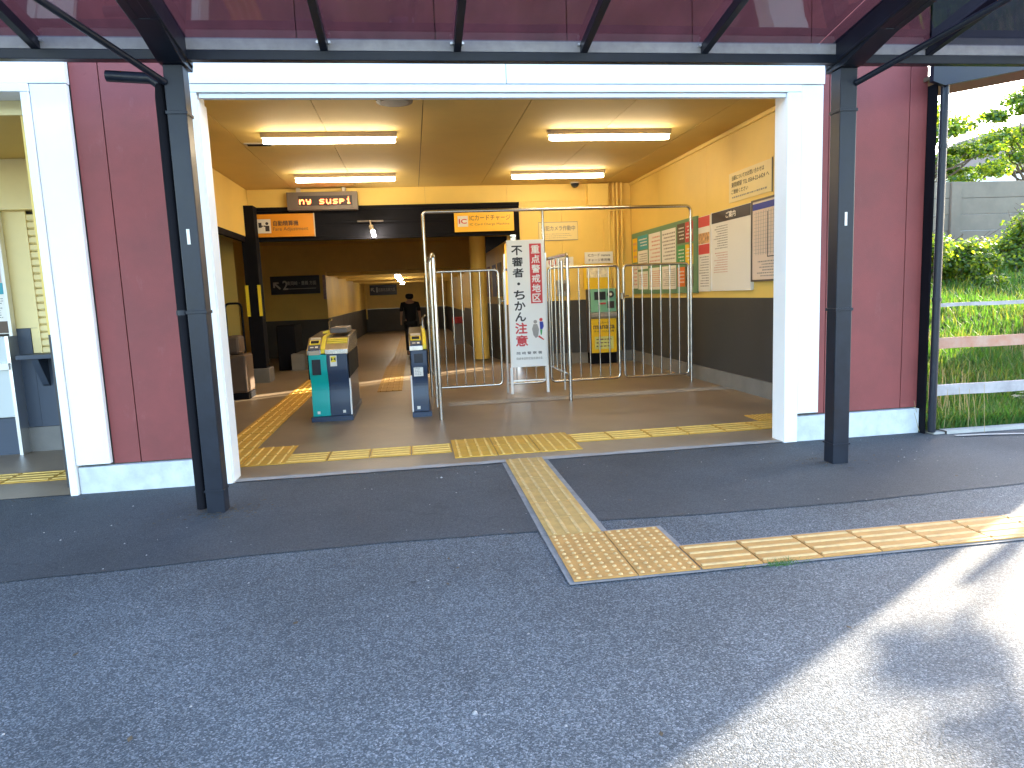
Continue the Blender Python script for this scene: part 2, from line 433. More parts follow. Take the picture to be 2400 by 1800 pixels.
def place(me, x, y, z, parent, name='tactile_tile', sx=1, sy=1):
    o = bpy.data.objects.new(name, me); COL.objects.link(o); o.parent = parent
    o.location = (x, y, z); o.scale = (sx, sy, 1); o.rotation_euler = (random.uniform(-.002, .002), random.uniform(-.002, .002), random.uniform(-.004, .004))
    return o
ty = tile_mesh('y', .294, M['tile_pale']); tx = tile_mesh('x', .30, M['tile_out']); td = tile_mesh('dot', .30, M['tile_out'])
# mortar bed the outdoor tiles sit in
bed = MB()
bed.add([(2.012, -2.330, .006), (2.665, -2.330, .006), (2.665, -1.685, .006), (2.005, -1.685, .006)], [(0, 1, 2, 3)])
bed.add([(2.005, -1.683, .0062), (2.365, -1.683, .0062), (2.365, .03, .0062), (2.005, .03, .0062)], [(0, 1, 2, 3)])
bed.add([(2.667, -2.328, .006), (9.0, -2.320, .006), (9.0, -1.985, .006), (2.667, -1.99, .006)], [(0, 1, 2, 3)])
struct(bed.build('mortar_bed', mat('bed_mortar', (.24, .24, .235), .85, var=.2, vs=12, bump=.3)))
for k in range(6): place(ty, 2.183, -1.713 + .147 + .294 * k, .008, ground)
for i in range(2):
    for j in range(2): place(td, 2.185 + .3 * i, -2.163 + .3 * j, .008, ground)
for k in range(20): place(tx, 2.79 + .302 * k, -2.165 + .001 * k, .008, ground)

# ------------------------------------------------------------------ lobby and left bay floors
fl = MB()
fl.add([(-9, -.02, .008), (5.35, -.02, .008), (5.35, 8, .008), (-9, 8, .008)], [(0, 1, 2, 3)])
fl.add([(-9, 8, .008), (3.2, 8, .008), (3.2, 13, -.22), (-9, 13, -.22), (3.2, 31, -.36), (-9, 31, -.36)], [(0, 1, 2, 3), (3, 2, 4, 5)])
lobby = struct(fl.build('lobby_floor', M['floor']))
th = MB(); prev = None
pts = []
for i in range(41):
    x = -.0 + 4.34 * i / 40; pts.append((x, -.02 + random.uniform(-.012, .008)))
th.add([(x, y, .010) for x, y in pts] + [(x, .06 + random.uniform(-.01, .02), .010) for x, _ in pts], [(i, i + 1, 42 + i, 41 + i) for i in range(40)])
struct(th.build('threshold', M['joint']))
jb = MB(); jb.add([(1.75, 2.86, .012), (5.30, 2.86, .012), (5.30, 3.14, .012), (1.75, 3.16, .012)], [(0, 1, 2, 3)])
struct(jb.build('mortar_strip', M['joint']))
iy = tile_mesh('y', .35, M['tile_in'], bars_n=4); ix = tile_mesh('x', .34, M['tile_in'], bars_n=4); idt = tile_mesh('dot', .30, M['tile_in'])
for i in range(3):
    for j in range(2): place(iy, 1.83 + .352 * i, .375 + .352 * j + .02, .010, lobby)
for k in range(4): place(ix, 1.48 - .342 * k + 0, .62, .010, lobby, sy=1.0)
for k in range(9): place(ix, 2.88 + .342 * k, .66, .010, lobby)
for i in range(2):
    for j in range(2): place(iy, .12 - .352 * i, .62 + .352 * j, .010, lobby)
for k in range(16): place(iy, -.24, 1.34 + .352 * k, .010, lobby)
for i in range(2): place(idt, 4.72 + .3 * i, 1.0, .010, lobby)
for k in range(14): place(ix, -.62 - .342 * k, .62, .010, lobby)
# tactile line running on into the corridor
iyd = tile_mesh('y', .35, mat('dulled_ochre_tile', (.36, .22, .06), .6, var=.15, vs=6, grime=.4), bars_n=4)
iyd.materials[1] = iyd.materials[0]
for k in range(56):
    y = 4.7 + .352 * k
    z = .010 if y < 8 else .010 - (y - 8) * .0456 if y < 13 else -.218 - (y - 13) * .00778
    o_ = place(iyd, 1.0, y, z + (.004 if y > 7.9 else 0), lobby)
    if y > 8: o_.rotation_euler.x = -math.atan(.0456 if y < 13 else .0078)
# paler band beside it
pb = MB(); pb.add([(1.2, 4.6, .0095), (1.6, 4.6, .0095), (1.6, 8, .0095), (1.2, 8, .0095), (1.6, 13, -.217), (1.2, 13, -.217), (1.6, 28, -.334), (1.2, 28, -.334)], [(0, 1, 2, 3), (3, 2, 4, 5), (5, 4, 6, 7)])
struct(pb.build('pale_band', mat('pale_concrete', (.30, .25, .18), .45, var=.2, vs=3)))

# ------------------------------------------------------------------ station building
W = 4.328; H = 2.76; XR = 5.313; YB = 6.911; ZC = 3.153
bld = thing('station_building', 'maroon and white single storey station front with yellow lobby inside', 'building', (0, 0, 0))
# maroon cladding, one part per board; 6 mm gaps show the dark backing
def boards(x0, x1, edges, z0, z1):
    e = [x0] + edges + [x1]
    for a, b in zip(e[:-1], e[1:]):
        B(a + .003, b - .003, .012, .04, z0, z1).build('cladding_board', M['maroon'], bld, bevel=.002)
boards(-.80, -.04, [-.615], .205, 2.95)
boards(4.635, 5.545, [4.70, 5.39], .22, 2.95)
boards(-9, 5.545, [-8.2, -7.2, -6.2, -5.2, -4.2, -3.2, -2.2, -1.2, -.25, .7, 1.66, 2.62, 3.58, 4.54], 3.03, 4.9)
B(-9, 5.545, .012, .04, 2.955, 3.027).build('cladding_board', M['maroon'], bld)
B(5.55, 7.88, .0, .20, 3.05, 4.9).build('sky_screen', M['black'], bld)  # dark wall added so bright sky doesn't show through the end canopy panels
for bx in (-.70, -.52, -.12, 4.78, 5.30, 5.47):
    for bz in (.26, .95, 1.65, 2.35, 2.88):
        MB().tube([(bx, .0105, bz), (bx, .013, bz)], .007, 8).build('screw', M['maroon'], bld)
# wall cores
w = MB()
w.box(-1.05, -.04, .042, .19, 0, 3.03); w.box(4.38, 5.54, .042, .19, 0, 3.03)
w.box(-9, 5.54, .042, .19, 3.03, 4.9); w.box(-1.04, 4.38, .045, .19, 2.80, 3.03); w.box(-9, -1.05, .045, .19, 2.80, 3.03)
w.build('wall_core', M['seam'], bld)
# mortar plinths
B(-1.03, -.02, -.02, .04, 0, .195).build('plinth', M['plinth'], bld, bevel=.004)
B(4.385, 5.545, -.02, .04, 0, .21).build('plinth', M['plinth'], bld, bevel=.004)
# white frame round the main opening
B(-.035, .012, -.03, .16, 0.0, 2.745).build('door_frame', M['white'], bld, bevel=.003)
B(-.012, .020, -.012, .175, .0, 2.70).build('frame_stop', M['white'], bld, bevel=.003)
B(W, W + .115, -.03, .16, 0.0, 2.745).build('door_frame', M['white'], bld, bevel=.003)
B(-.035, W + .115, -.03, .17, 2.748, 2.80).build('door_frame', M['white'], bld, bevel=.003)
B(.024, W - .004, -.010, .02, 2.715, 2.744).build('frame_stop', M['white'], bld)
B(W + .119, W + .30, -.022, .02, .235, 2.80).build('trim_panel', M['white'], bld, bevel=.003)
for a, b in ((-.035, 2.150), (2.154, 4.63)):
    B(a, b, -.036, .02, 2.804, 2.998).build('header_panel', M['white'], bld, bevel=.002)
B(-.30 + .0, -.04, -.012, .03, 2.62, 2.70).build('junction_box', M['white'], bld) if False else None
# left bay frame
B(-1.085, -1.035, -.05, .16, 0, 2.745).build('door_frame', M['white'], bld, bevel=.003)
B(-1.031, -.805, -.034, .011, .215, 2.80).build('trim_panel', M['white'], bld, bevel=.003)
B(-9, -1.035, -.05, .17, 2.748, 2.80).build('door_frame', M['white'], bld, bevel=.003)
B(-9, -.80, -.04, .011, 2.804, 2.998).build('header_panel', M['white'], bld, bevel=.002)
# roof slab and outer shell (casts the long shade on the road)
B(-9, 5.54, .19, 7.1, 4.75, 4.9).build('roof', M['roof'], bld)
B(XR + .02, 5.54, .19, 7.07, 0, 4.75).build('outer_wall', M['maroon'], bld)
B(-9.2, -9.0, 0, 7.1, 0, 4.9).build('outer_wall', M['maroon'], bld)
B(3.30, XR + .02, 6.98, 7.08, 0, 4.75).build('outer_wall', M['tan'], bld)
B(-9, 3.30, 6.98, 7.08, 2.86, 4.75).build('outer_wall', M['tan'], bld)
# lobby ceiling boards with open joints running front to back
ce = [-1.2, -.47, .56, 1.60, 2.645, 3.70, 4.785, XR]
for a, b in zip(ce[:-1], ce[1:]):
    B(a + .004, b - .004, .19, YB, ZC, ZC + .02).build('ceiling_board', M['ceiling'], bld)
B(-1.2, XR, .19, YB, ZC + .024, ZC + .04).build('ceiling_backing', M['seam'], bld)
# cornice on the right wall
B(XR - .03, XR - .002, .2, YB, ZC - .05, ZC - .004).build('cornice', M['yellow_wall'], bld)
# right wall
for a, b in ((.19, 1.9), (1.9, 3.7), (3.7, 5.5), (5.5, YB)):
    B(XR, XR + .015, a + .002, b - .002, 1.14, ZC).build('wall_board', M['yellow_wall'], bld)
B(XR - .012, XR + .015, .19, YB, .20, 1.14).build('dado', M['dado'], bld)
B(XR - .03, XR + .015, .19, YB, 0, .198).build('skirting', M['skirt'], bld)
# back wall right of the opening, and band above it
for a, b in ((3.30, 4.05), (4.05, 4.95), (4.95, XR)):
    B(a + .002, b - .002, YB, YB + .04, 1.14, 2.86).build('wall_board', M['yellow_wall'], bld)
for a, b in ((-1.2, .3), (.3, 1.7), (1.7, 3.1), (3.1, 4.5), (4.5, XR)):
    B(a + .002, b - .002, YB, YB + .04, 2.863, ZC).build('wall_board', M['yellow_wall'], bld)
B(3.30, XR - .03, YB - .012, YB + .04, .20, 1.14).build('dado', M['dado'], bld)
B(3.30, XR - .03, YB - .03, YB + .04, 0, .198).build('skirting', M['skirt'], bld)
B(3.235, 3.297, YB - .02, YB + .06, 0, 2.86).build('door_frame', M['dark'], bld)
# steel lintel over the opening: flanges and web
lt = MB(); lt.box(-1.3, 3.30, YB - .05, YB + .05, 2.80, 2.86); lt.box(-1.3, 3.235, YB - .02, YB + .03, 2.36, 2.80)
lt.box(-1.3, 3.235, YB - .05, YB + .05, 2.31, 2.355); lt.box(-.05, 2.1, YB - .035, YB - .021, 2.60, 2.615); lt.box(-.05, 2.1, YB - .035, YB - .021, 2.55, 2.56)
lt.build('lintel', M['dark'], bld)
B(-1.27, -1.05, 6.56, 6.84, .245, 2.86).build('steel_column', M['dark'], bld, bevel=.006)
B(-1.41, -1.0, 6.5, 6.9, 0, .243).build('column_base', M['skirt'], bld, bevel=.01)
for x in (-1.275, -1.085):
    B(x, x + .05, 6.548, 6.557, 1.1, 1.6).build('yellow_marker', M['yel'], bld)
# left wall of the lobby: solid near the front, opening further in
B(-1.215, -1.2, .19, 3.3, 1.14, ZC).build('wall_board', M['yellow_wall'], bld)
B(-1.215, -1.19, .19, 3.3, 0, 1.14).build('dado', M['dado'], bld)
B(-1.215, -1.2, 3.3, YB, 2.38, ZC).build('wall_board', M['yellow_wall'], bld)
B(-1.26, -1.2, 3.3, 6.5, 2.29, 2.378).build('door_frame', M['dark'], bld)
dk = MB(); dk.box(-3.0, -2.98, 2.2, 7.0, 0, 2.8); dk.box(-3, -1.22, 2.2, 2.22, 0, 2.8); dk.box(-3, -1.22, 2.2, 7, 2.78, 2.8)
dk.build('side_room_wall', M['dark'], bld)
B(-3, -1.5, 6.95, 6.97, 0, 2.78).build('side_room_wall', M['yellow_wall'], bld)
# corridor behind: wide landing, then the long descending passage
B(-2.98, 3.10, 7.08, 14.8, 2.86, 2.89).build('corridor_ceiling', M['ceiling'], bld)
B(-3.0, -2.98, 7.08, 14.8, -.3, 2.86).build('corridor_wall', M['corr_wall'], bld)
B(-2.98, -.98, 14.8, 14.84, .80, 2.86).build('corridor_wall', M['corr_wall'], bld)
B(-.98, 3.10, 14.8, 14.84, 2.10, 2.86).build('corridor_wall', M['corr_wall'], bld)
B(-2.98, -.98, 14.78, 14.84, -.4, .80).build('dado', M['dado'], bld)
# right corridor wall, with the slot that lets the sun in
for a, b in ((7.50, 12), (12, 18), (18, 24), (24, 31)):
    B(3.10, 3.16, a, b - .01, .80 + (.3 if a < 12 else .1 if a < 18 else 0), 2.86).build('corridor_wall', M['corr_wall'], bld)
    B(3.08, 3.16, a, b - .01, -.5, .797 + (.3 if a < 12 else .1 if a < 18 else 0)).build('dado', M['dado'], bld)
B(3.10, 3.16, 7.22, 7.5, 2.2, 2.86).build('corridor_wall', M['corr_wall'], bld)
B(3.10, 3.16, 7.08, 7.20, -.1, 2.86).build('corridor_wall', M['corr_wall'], bld) 
B(-1.0, -.98, 14.84, 31, .82, 2.14).build('corridor_wall', M['corr_wall'], bld)
B(-1.0, -.96, 14.84, 31, -.5, .817).build('dado', M['dado'], bld)
B(-1.0, 3.10, 14.84, 31, 2.10, 2.14).build('corridor_ceiling', M['ceiling'], bld)
for y in (15.2, 18, 21, 24, 27):
    B(-.98, 3.10, y, y + .25, 2.0, 2.098).build('ceiling_beam', M['corr_wall'], bld)
B(-.98, 3.10, 30.5, 30.54, .80, 2.1).build('corridor_wall', M['corr_wall'], bld)
B(-.98, 3.10, 30.48, 30.54, -.5, .797).build('dado', M['dado'], bld)
B(-.98, -.90, 30.30, 30.47, .3, 2.0).build('pilaster', M['yellow_wall'], bld)
MB().tube([(2.74, 8.9, 0), (2.74, 8.9, 2.86)], .16, 16).build('round_column', M['yellow_wall'], bld)
B(-3.4, 3.2, 7.1, 31.2, 2.9, 3.0).build('corridor_roof', M['roof'], bld)
# dark corner brace under the lintel
MB().prism([(2.72, 2.31), (3.23, 2.31), (2.72, 2.02)], 1, 7.12, 7.2).build('corner_brace', M['dark'], bld)
# air duct boxes at the back right corner, conduit pipes
B(4.50, 4.86, YB - .16, YB - .002, 2.76, 3.12).build('duct_box', M['yellow_wall'], bld, bevel=.005)
for x in (4.90, 4.98, 5.05, 5.13):
    MB().tube([(x, YB - .05, 0.2), (x, YB - .05, ZC)], .022, 8).build('conduit', M['yellow_wall'], bld)
B(4.80, 4.98, YB - .05, YB - .004, 1.5, 2.55).build('cable_trunking', M['yellow_wall'], bld)
B(4.86, 5.17, YB - .085, YB - .075, 2.66, 2.69).build('pipe_clamp', M['yellow_wall'], bld)

# left bay : shallow ticket alcove
lb = 1.77
B(-9, -1.102, .19, lb + .05, 2.66, 2.69).build('alcove_ceiling', M['ceiling'], bld)
B(-9, -1.09, .172, .19, 2.655, 2.80).build('alcove_beam', M['pale_yellow'], bld)
B(-9, -1.102, lb - .10, lb + .05, 2.22, 2.66).build('alcove_beam', M['pale_yellow'], bld, bevel=.004)
B(-2.245, -2.055, lb - .012, lb + .04, 1.163, 2.22).build('alcove_wall', M['pale_yellow'], bld)
B(-2.115, -2.055, lb - .012, lb + .04, .93, 1.16).build('alcove_wall', M['pale_yellow'], bld)
B(-2.26, -2.118, lb - .02, lb + .04, .24, 1.16).build('alcove_dado', M['dado_blue'], bld)
B(-2.116, -1.102, lb - .02, lb + .04, .24, .925).build('alcove_dado', M['dado_blue'], bld)
B(-2.26, -1.102, lb - .035, lb + .04, 0, .237).build('skirting', M['skirt'], bld)
B(-9, -1.102, lb + .042, lb + .08, 0, 2.66).build('alcove_wall', M['seam'], bld)
B(-1.10, -1.06, .19, lb, 0, 2.66).build('alcove_wall', M['pale_yellow'], bld)
sh = thing('roller_shutter', 'closed cream slatted ticket window shutter behind the white left pillar', 'shutter', (-1.6, lb, .93))
k = 0; z = 2.19
while z > .95:
    MB().prism([(lb, z), (lb - .014, z - .008), (lb - .016, z - .05), (lb, z - .064)], 0, -2.05, -1.12).build('slat', M['pale_yellow'], sh); z -= .067
B(-2.053, -2.035, lb - .022, lb, .93, 2.22).build('guide_rail', M['pale_yellow'], sh)
sf = thing('counter_shelf', 'slate blue bracket shelf below the closed shutter', 'shelf', (-1.7, lb, .9))
B(-2.17, -1.12, lb - .22, lb - .022, .885, .925).build('shelf_board', M['dado_blue'], sf, bevel=.004)
MB().prism([(lb - .024, .883), (lb - .19, .883), (lb - .17, .84), (lb - .05, .64), (lb - .024, .62)], 0, -2.06, -2.0).build('bracket', M['dado_blue'], sf)
MB().prism([(lb - .024, .883), (lb - .19, .883), (lb - .17, .84), (lb - .05, .64), (lb - .024, .62)], 0, -1.4, -1.34).build('bracket', M['dado_blue'], sf)
# timetable and ticket counter at the frame's left edge
tb = thing('poster_board', 'tall white framed poster panel at the left edge beside the cream pillar', 'notice board', (-2.6, 1.7, 1.2))
B(-3.3, -2.262, 1.70, 1.73, 1.12, 2.21).build('sheet', M['paper'], tb)
B(-2.262, -2.235, 1.68, 1.75, 1.10, 2.215).build('side_frame', M['white'], tb)
B(-2.50, -2.28, 1.694, 1.699, 1.55, 2.1).build('poster', mat('pinkish_poster', (.62, .45, .40), .6, var=.2, vs=14), tb)
B(-2.46, -2.27, 1.688, 1.693, 1.48, 1.58).build('poster', M['cyanp'], tb)
B(-2.44, -2.27, 1.694, 1.699, 1.25, 1.47).build('poster', M['paper'], tb)
bars(tb, 'F', 1.693, -2.43, -2.275, 1.26, 1.45, 9, M['greyprint'])
B(-2.40, -2.268, 1.688, 1.693, 1.13, 1.235).build('poster', M['brown'], tb)
tm = thing('ticket_counter', 'pale grey ticket machine cabinet standing at the left edge of the photo', 'ticket machine', (-2.8, 1.5, 0))
B(-3.6, -2.262, 1.62, 1.76, .36, 1.10).build('cabinet', mat('pale_grey_enamel', (.55, .60, .60), .35), tm, bevel=.006)
B(-3.6, -2.25, 1.58, 1.62, .80, .86).build('ledge', M['white'], tm)
B(-3.6, -2.27, 1.655, 1.70, .0, .35).build('base', M['dado_blue'], tm)
B(-2.263, -2.235, 1.60, 1.765, .0, 1.1).build('side_panel', M['alu'], tm)

# ------------------------------------------------------------------ entrance canopy (leans outwards over the road)
cp = thing('entrance_canopy', 'black steel canopy with smoked roof panels along the station front', 'canopy', (0, -.7, 0))
BY = -.70
B(-9, 6.6, BY - .03, BY + .03, 2.735, 2.79).build('edge_beam', M['black'], cp, bevel=.004)
B(-9, 6.6, BY - .02, BY - .012, 2.794, 2.862).build('gutter', M['gutter'], cp)
B(-9, 6.6, BY - .011, BY + .10, 2.794, 2.80).build('gutter_floor', M['gutter'], cp)
sl = math.tan(R(10.5))
def roofz(y): return 2.870 + sl * (BY - y)
raf = [.953 + .8 * k for k in range(-12, 8)]
YO = -3.4
for x in raf:
    if abs(x - .15) < .06 or abs(x - 4.15) < .06: continue
    MB().bar((x, BY - .01, roofz(BY) - .055), (x, YO, roofz(YO) - .055), .045, .06).build('rafter', M['black'], cp, bevel=.003)
    for dx in (-.035, .035): MB().tube([(x + dx, BY - .045, 2.835), (x + dx, BY - .02, 2.835)], .009, 6).build('bolt', M['alu'], cp)
for a, b in zip(raf[:-1], raf[1:]):
    a += .006; b -= .006
    vs = []
    for (x, y) in ((a, BY - .012), (b, BY - .012), (b, YO), (a, YO)):
        vs += [(x, y, roofz(y) - .018), (x, y, roofz(y) - .012)]
    MB().add(vs, [(0, 2, 4, 6), (1, 7, 5, 3), (0, 1, 3, 2), (2, 3, 5, 4), (4, 5, 7, 6), (6, 7, 1, 0)]).build('roof_panel', M['glass'], cp)
MB().bar((-9, YO, roofz(YO) - .05), (6.6, YO, roofz(YO) - .05), .05, .10).build('fascia_beam', M['black'], cp)
for px0, px1, side in ((.035, .145, -1), (4.290, 4.410, 1)):
    c = (px0 + px1) / 2
    B(px0, px1, -.76, -.645, 0, 2.70).build('post', M['black'], cp, bevel=.006)
    B(px0 - .006, px1 + .006, -.766, -.639, 1.255 if side < 0 else 1.09, 1.275 if side < 0 else 1.11).build('joint_band', M['black'], cp, bevel=.002)
    B(px0 - .006, px1 + .006, -.766, -.639, 2.42, 2.44).build('joint_band', M['black'], cp, bevel=.002)
    B(px0 - .006, px1 + .006, -.766, -.639, .14, .15).build('joint_band', M['black'], cp)
    # cantilever arm : twin channel tapering out over the road
    arm = MB()
    for dx in (-.05, .05):
        arm.bar((c + dx, -.60, 2.79), (c + dx, YO, roofz(YO) - .14), .05, .15)
    arm.bar((c, -.62, 2.73), (c, YO, roofz(YO) - .20), .16, .02)
    arm.build('cantilever_arm', M['black'], cp, bevel=.004)
    MB().prism([(-.80, 2.70), (-.60, 2.70), (-.58, 2.78), (-1.15, 2.86), (-1.15, 2.80)], 0, c - .07, c + .07).build('arm_bracket', M['black'], cp, bevel=.004)
    MB().tube([(c + side * .05, -.76, 2.60), (c + side * .95, -2.35, roofz(-2.35) - .06)], .020, 10).build('brace_rod', M['black'], cp)
    B(c - .012, c + .006, -.7625, -.7605, 1.67, 1.76).build('sticker', M['paper'], cp)
MB().tube([(-.001, -.72, .03), (-.001, -.72, 2.52), (-.001, -.70, 2.60)], .032, 14).build('downpipe', M['dark'], cp)
MB().tube([(-.001, -.70, 2.60), (-.06, -.69, 2.64), (-.30, -.685, 2.655)], .032, 14).build('downpipe_elbow', M['black'], cp)
MB().tube([(-.001, -.72, 1.25), (-.001, -.72, 1.28)], .037, 14).build('pipe_collar', M['black'], cp)
# side canopy edge at the right end of the wall
sc = thing('side_canopy', 'dark eave running off past the right end of the station wall', 'canopy', (5.6, 0, 0))
MB().prism([(5.45, 2.79), (5.55, 2.76), (8.0, 3.18), (8.0, 3.36), (5.45, 3.12)], 1, -.16, -.12).build('fascia', M['black'], sc)
MB().prism([(5.50, 2.83), (8.0, 3.24), (8.0, 3.26), (5.50, 2.86)], 1, -.12, .9).build('soffit', M['brown'], sc)
dp = thing('downpipe', 'round black drainpipe with shoe at the right end of the maroon wall', 'drainpipe', (5.60, -.10, 0))
MB().tube([(5.600, -.10, 0.02), (5.600, -.10, 2.80)], .030, 16).build('pipe', M['black'], dp)
B(5.548, 5.562, -.075, .03, 0, 2.80).build('back_strip', M['dark'], dp)
for z in (1.1, 2.3): MB().tube([(5.6, -.10, z), (5.6, -.10, z + .03)], .035, 16).build('pipe_collar', M['black'], dp)
B(5.60, 5.70, -.13, -.03, 0.001, .02).build('concrete_pad', M['curb'], dp)

# ------------------------------------------------------------------ ceiling lights
def lamp_unit(x0, x1, y, label):
    t = thing('ceiling_light', label, 'ceiling light', ((x0 + x1) / 2, y, ZC), 'tube lights on the lobby ceiling')
    MB().prism([(y - .055, ZC - .002), (y + .055, ZC - .002), (y + .04, ZC - .055), (y - .04, ZC - .055)], 0, x0, x1).build('housing', M['fixture'], t)
    MB().tube([(x0 + .02, y, ZC - .085), (x0 + .05, y, ZC - .09), (x1 - .05, y, ZC - .09), (x1 - .02, y, ZC - .085)], .027, 12).build('tube', M['lamp'], t)
    return t
l1 = lamp_unit(-.15, 1.32, 2.97, 'lit tube light on the ceiling, front row, left')
copy_thing(l1, (3.20, -.03, 0), 'lit tube light on the ceiling, front row, right')
copy_thing(l1, (-.07, 2.59, 0), 'lit tube light on the ceiling, back row, left above the message display')
copy_thing(l1, (3.14, 2.60, 0), 'lit tube light on the ceiling, back row, right before the dome camera')
sp = thing('ceiling_speaker', 'round grey speaker grille in the ceiling near the white header', 'speaker', (1.33, 1.62, ZC))
MB().tube([(1.33, 1.62, ZC - .035), (1.33, 1.62, ZC - .002)], .17, 28).build('rim', M['led_case'], sp)
MB().tube([(1.33, 1.62, ZC - .042), (1.33, 1.62, ZC - .036)], .13, 28).build('grille', M['gutter'], sp)
vt = thing('ceiling_vent', 'small rectangular air vent in the ceiling beside the front left light', 'vent', (-.28, 3.48, ZC))
B(-.44, -.12, 3.42, 3.56, ZC - .014, ZC - .002).build('vent_frame', M['fixture'], vt, bevel=.003)
for k in range(3): B(-.41, -.15, 3.445 + .035 * k, 3.46 + .035 * k, ZC - .02, ZC - .015).build('slat', M['dark'], vt)
dc = thing('dome_camera', 'small dark dome camera on the ceiling at the back wall', 'security camera', (4.27, 6.75, ZC))
mbd = MB()
for i in range(5):
    a0 = math.pi / 2 * i / 5; a1 = math.pi / 2 * (i + 1) / 5
    r0 = .075 * math.cos(a0); r1 = .075 * math.cos(a1)
    mbd.cone((4.27, 6.75, ZC - .02 - .075 * math.sin(a0)), r0, max(r1, .002), -.075 * (math.sin(a1) - math.sin(a0)), 16)
mbd.build('dome', M['screen'], dc)
MB().tube([(4.27, 6.75, ZC - .02), (4.27, 6.75, ZC - .001)], .085, 20).build('mount', M['fixture'], dc)

# ------------------------------------------------------------------ LED display
ld = thing('message_display', 'brown LED message display with red scrolling letters hung over the opening', 'display', (.02, 6.7, 2.8))
B(-.545, .585, 6.72, 6.86, 2.785, 3.075).build('case', M['led_case'], ld, bevel=.006)
B(-.36, .50, 6.714, 6.719, 2.855, 3.01).build('screen', M['ink'], ld)
for x in (-.36, .37): B(x - .03, x + .03, 6.76, 6.82, 3.077, ZC - .002).build('hanger', M['fixture'], ld)
# dot-matrix letters
GL = {'n': ['.....', '.....', '#.##.', '##..#', '#...#', '#...#', '#...#'], 'y': ['.....', '.....', '#...#', '#...#', '.####', '....#', '.###.'],
      's': ['.....', '.....', '.####', '#....', '.###.', '....#', '####.'], 'u': ['.....', '.....', '#...#', '#...#', '#...#', '#..##', '.##.#'],
      'p': ['.....', '.....', '####.', '#...#', '####.', '#....', '#....'], 'i': ['..#..', '.....', '.##..', '..#..', '..#..', '..#..', '.###.'], ' ': ['.....'] * 7}
mb = MB(); x = -.345; u = .0155
for ch in 'ny suspi':
    for r_, row in enumerate(GL[ch]):
        for c_, q in enumerate(row):
            if q == '#': mb.box(x + c_ * u, x + c_ * u + u * .82, 6.709, 6.713, 2.985 - r_ * u - u * .82, 2.985 - r_ * u)
    x += 6.9 * u
mb.build('lettering', M['led_red'], ld)

# ------------------------------------------------------------------ hanging signs
sg = thing('hanging_sign', 'orange fare adjustment sign with pictogram at the left of the dark lintel', 'sign', (-.65, 6.85, 2.38))
B(-1.155, -.15, 6.80, 6.855, 2.375, 2.745).build('sign_box', M['orange'], sg, bevel=.003)
for x in (-1.165, -.156): B(x, x + .012, 6.795, 6.858, 2.37, 2.75).build('end_cap', M['fixture'], sg)
B(-1.06, -.84, 6.797, 6.799, 2.44, 2.665).build('pictogram_panel', M['paper'], sg)
pm = MB(); pm.box(-1.035, -.985, 6.795, 6.796, 2.53, 2.61); pm.box(-.985, -.965, 6.795, 6.796, 2.545, 2.565); pm.box(-.93, -.865, 6.795, 6.796, 2.47, 2.56)
pm.box(-.955, -.925, 6.795, 6.796, 2.545, 2.565); pm.tube([(-.90, 6.7945, 2.595), (-.90, 6.796, 2.595)], .024, 12)
pm.build('pictogram', M['ink'], sg)
txt('自動精算機', -.60, 6.7965, 2.595, .40, .085, M['ink'], sg, bold=.012)
txt('Fare Adjustment', -.53, 6.7965, 2.495, .56, .075, M['brown'], sg)
sg2 = thing('hanging_sign', 'amber IC card charge sign at the right of the dark lintel', 'sign', (2.67, 6.85, 2.38))
B(2.17, 3.19, 6.80, 6.855, 2.375, 2.70).build('sign_box', M['amber'], sg2, bevel=.003)
B(2.225, 2.40, 6.797, 6.799, 2.46, 2.64).build('pictogram_panel', M['paper'], sg2)
txt('IC', 2.312, 6.7955, 2.55, .13, .075, M['redprint'], sg2, bold=.03)
txt('ICカードチャージ', 2.78, 6.7965, 2.60, .70, .095, M['brown'], sg2, bold=.004)
txt('IC Card Charge Machine', 2.77, 6.7965, 2.49, .68, .05, M['brown'], sg2)

# direction signs deep in the passage
d2 = thing('direction_sign', 'dark sign reading 2 with an arrow on the landing wall', 'sign', (-1.8, 14.7, 1.6))
B(-2.45, -1.14, 14.70, 14.76, 1.52, 2.02).build('sign_board', M['navy'], d2)
GW = mat('grey_white_print', (.5, .5, .5), .6)
def arrow(x, y, z, k, par):
    a = MB(); a.prism([(x, z + k), (x + .75 * k, z + k), (x + .75 * k, z + .78 * k), (x + .22 * k, z + .78 * k), (x + .22 * k, z + .25 * k), (x, z + .25 * k)], 1, y - .006, y)
    a.prism([(x + .12 * k, z + .72 * k), (x + .28 * k, z + .88 * k), (x + k, z + .16 * k), (x + .84 * k, z)], 1, y - .0065, y - .0005)
    a.build('arrow', GW, par)
arrow(-2.38, 14.695, 1.66, .20, d2)
txt('2', -2.06, 14.694, 1.77, .13, .24, GW, d2, bold=.02)
txt('東岡崎・豊橋 方面', -1.62, 14.694, 1.82, .78, .11, GW, d2, bold=.01)
B(-2.0, -1.24, 14.692, 14.698, 1.66, 1.675).build('underline', GW, d2)
d1 = thing('direction_sign', 'dark sign reading 1 with an arrow on the far end wall', 'sign', (.0, 30.4, 1.6))
B(-.72, .62, 30.40, 30.46, 1.48, 1.99).build('sign_board', M['navy'], d1)
arrow(-.66, 30.39, 1.64, .20, d1)
txt('1', -.36, 30.39, 1.75, .07, .24, GW, d1, bold=.02)
txt('名鉄名古屋方面', .12, 30.39, 1.75, .85, .17, GW, d1, bold=.01)
ps = tag(B(-1.06, -.90 + -.08, 14.76, 14.775, 1.35, 2.02).build('poster', mat('faded_poster', (.42, .33, .36), .6, var=.3, vs=15)), 'narrow faded poster beside the platform 2 sign', 'poster')

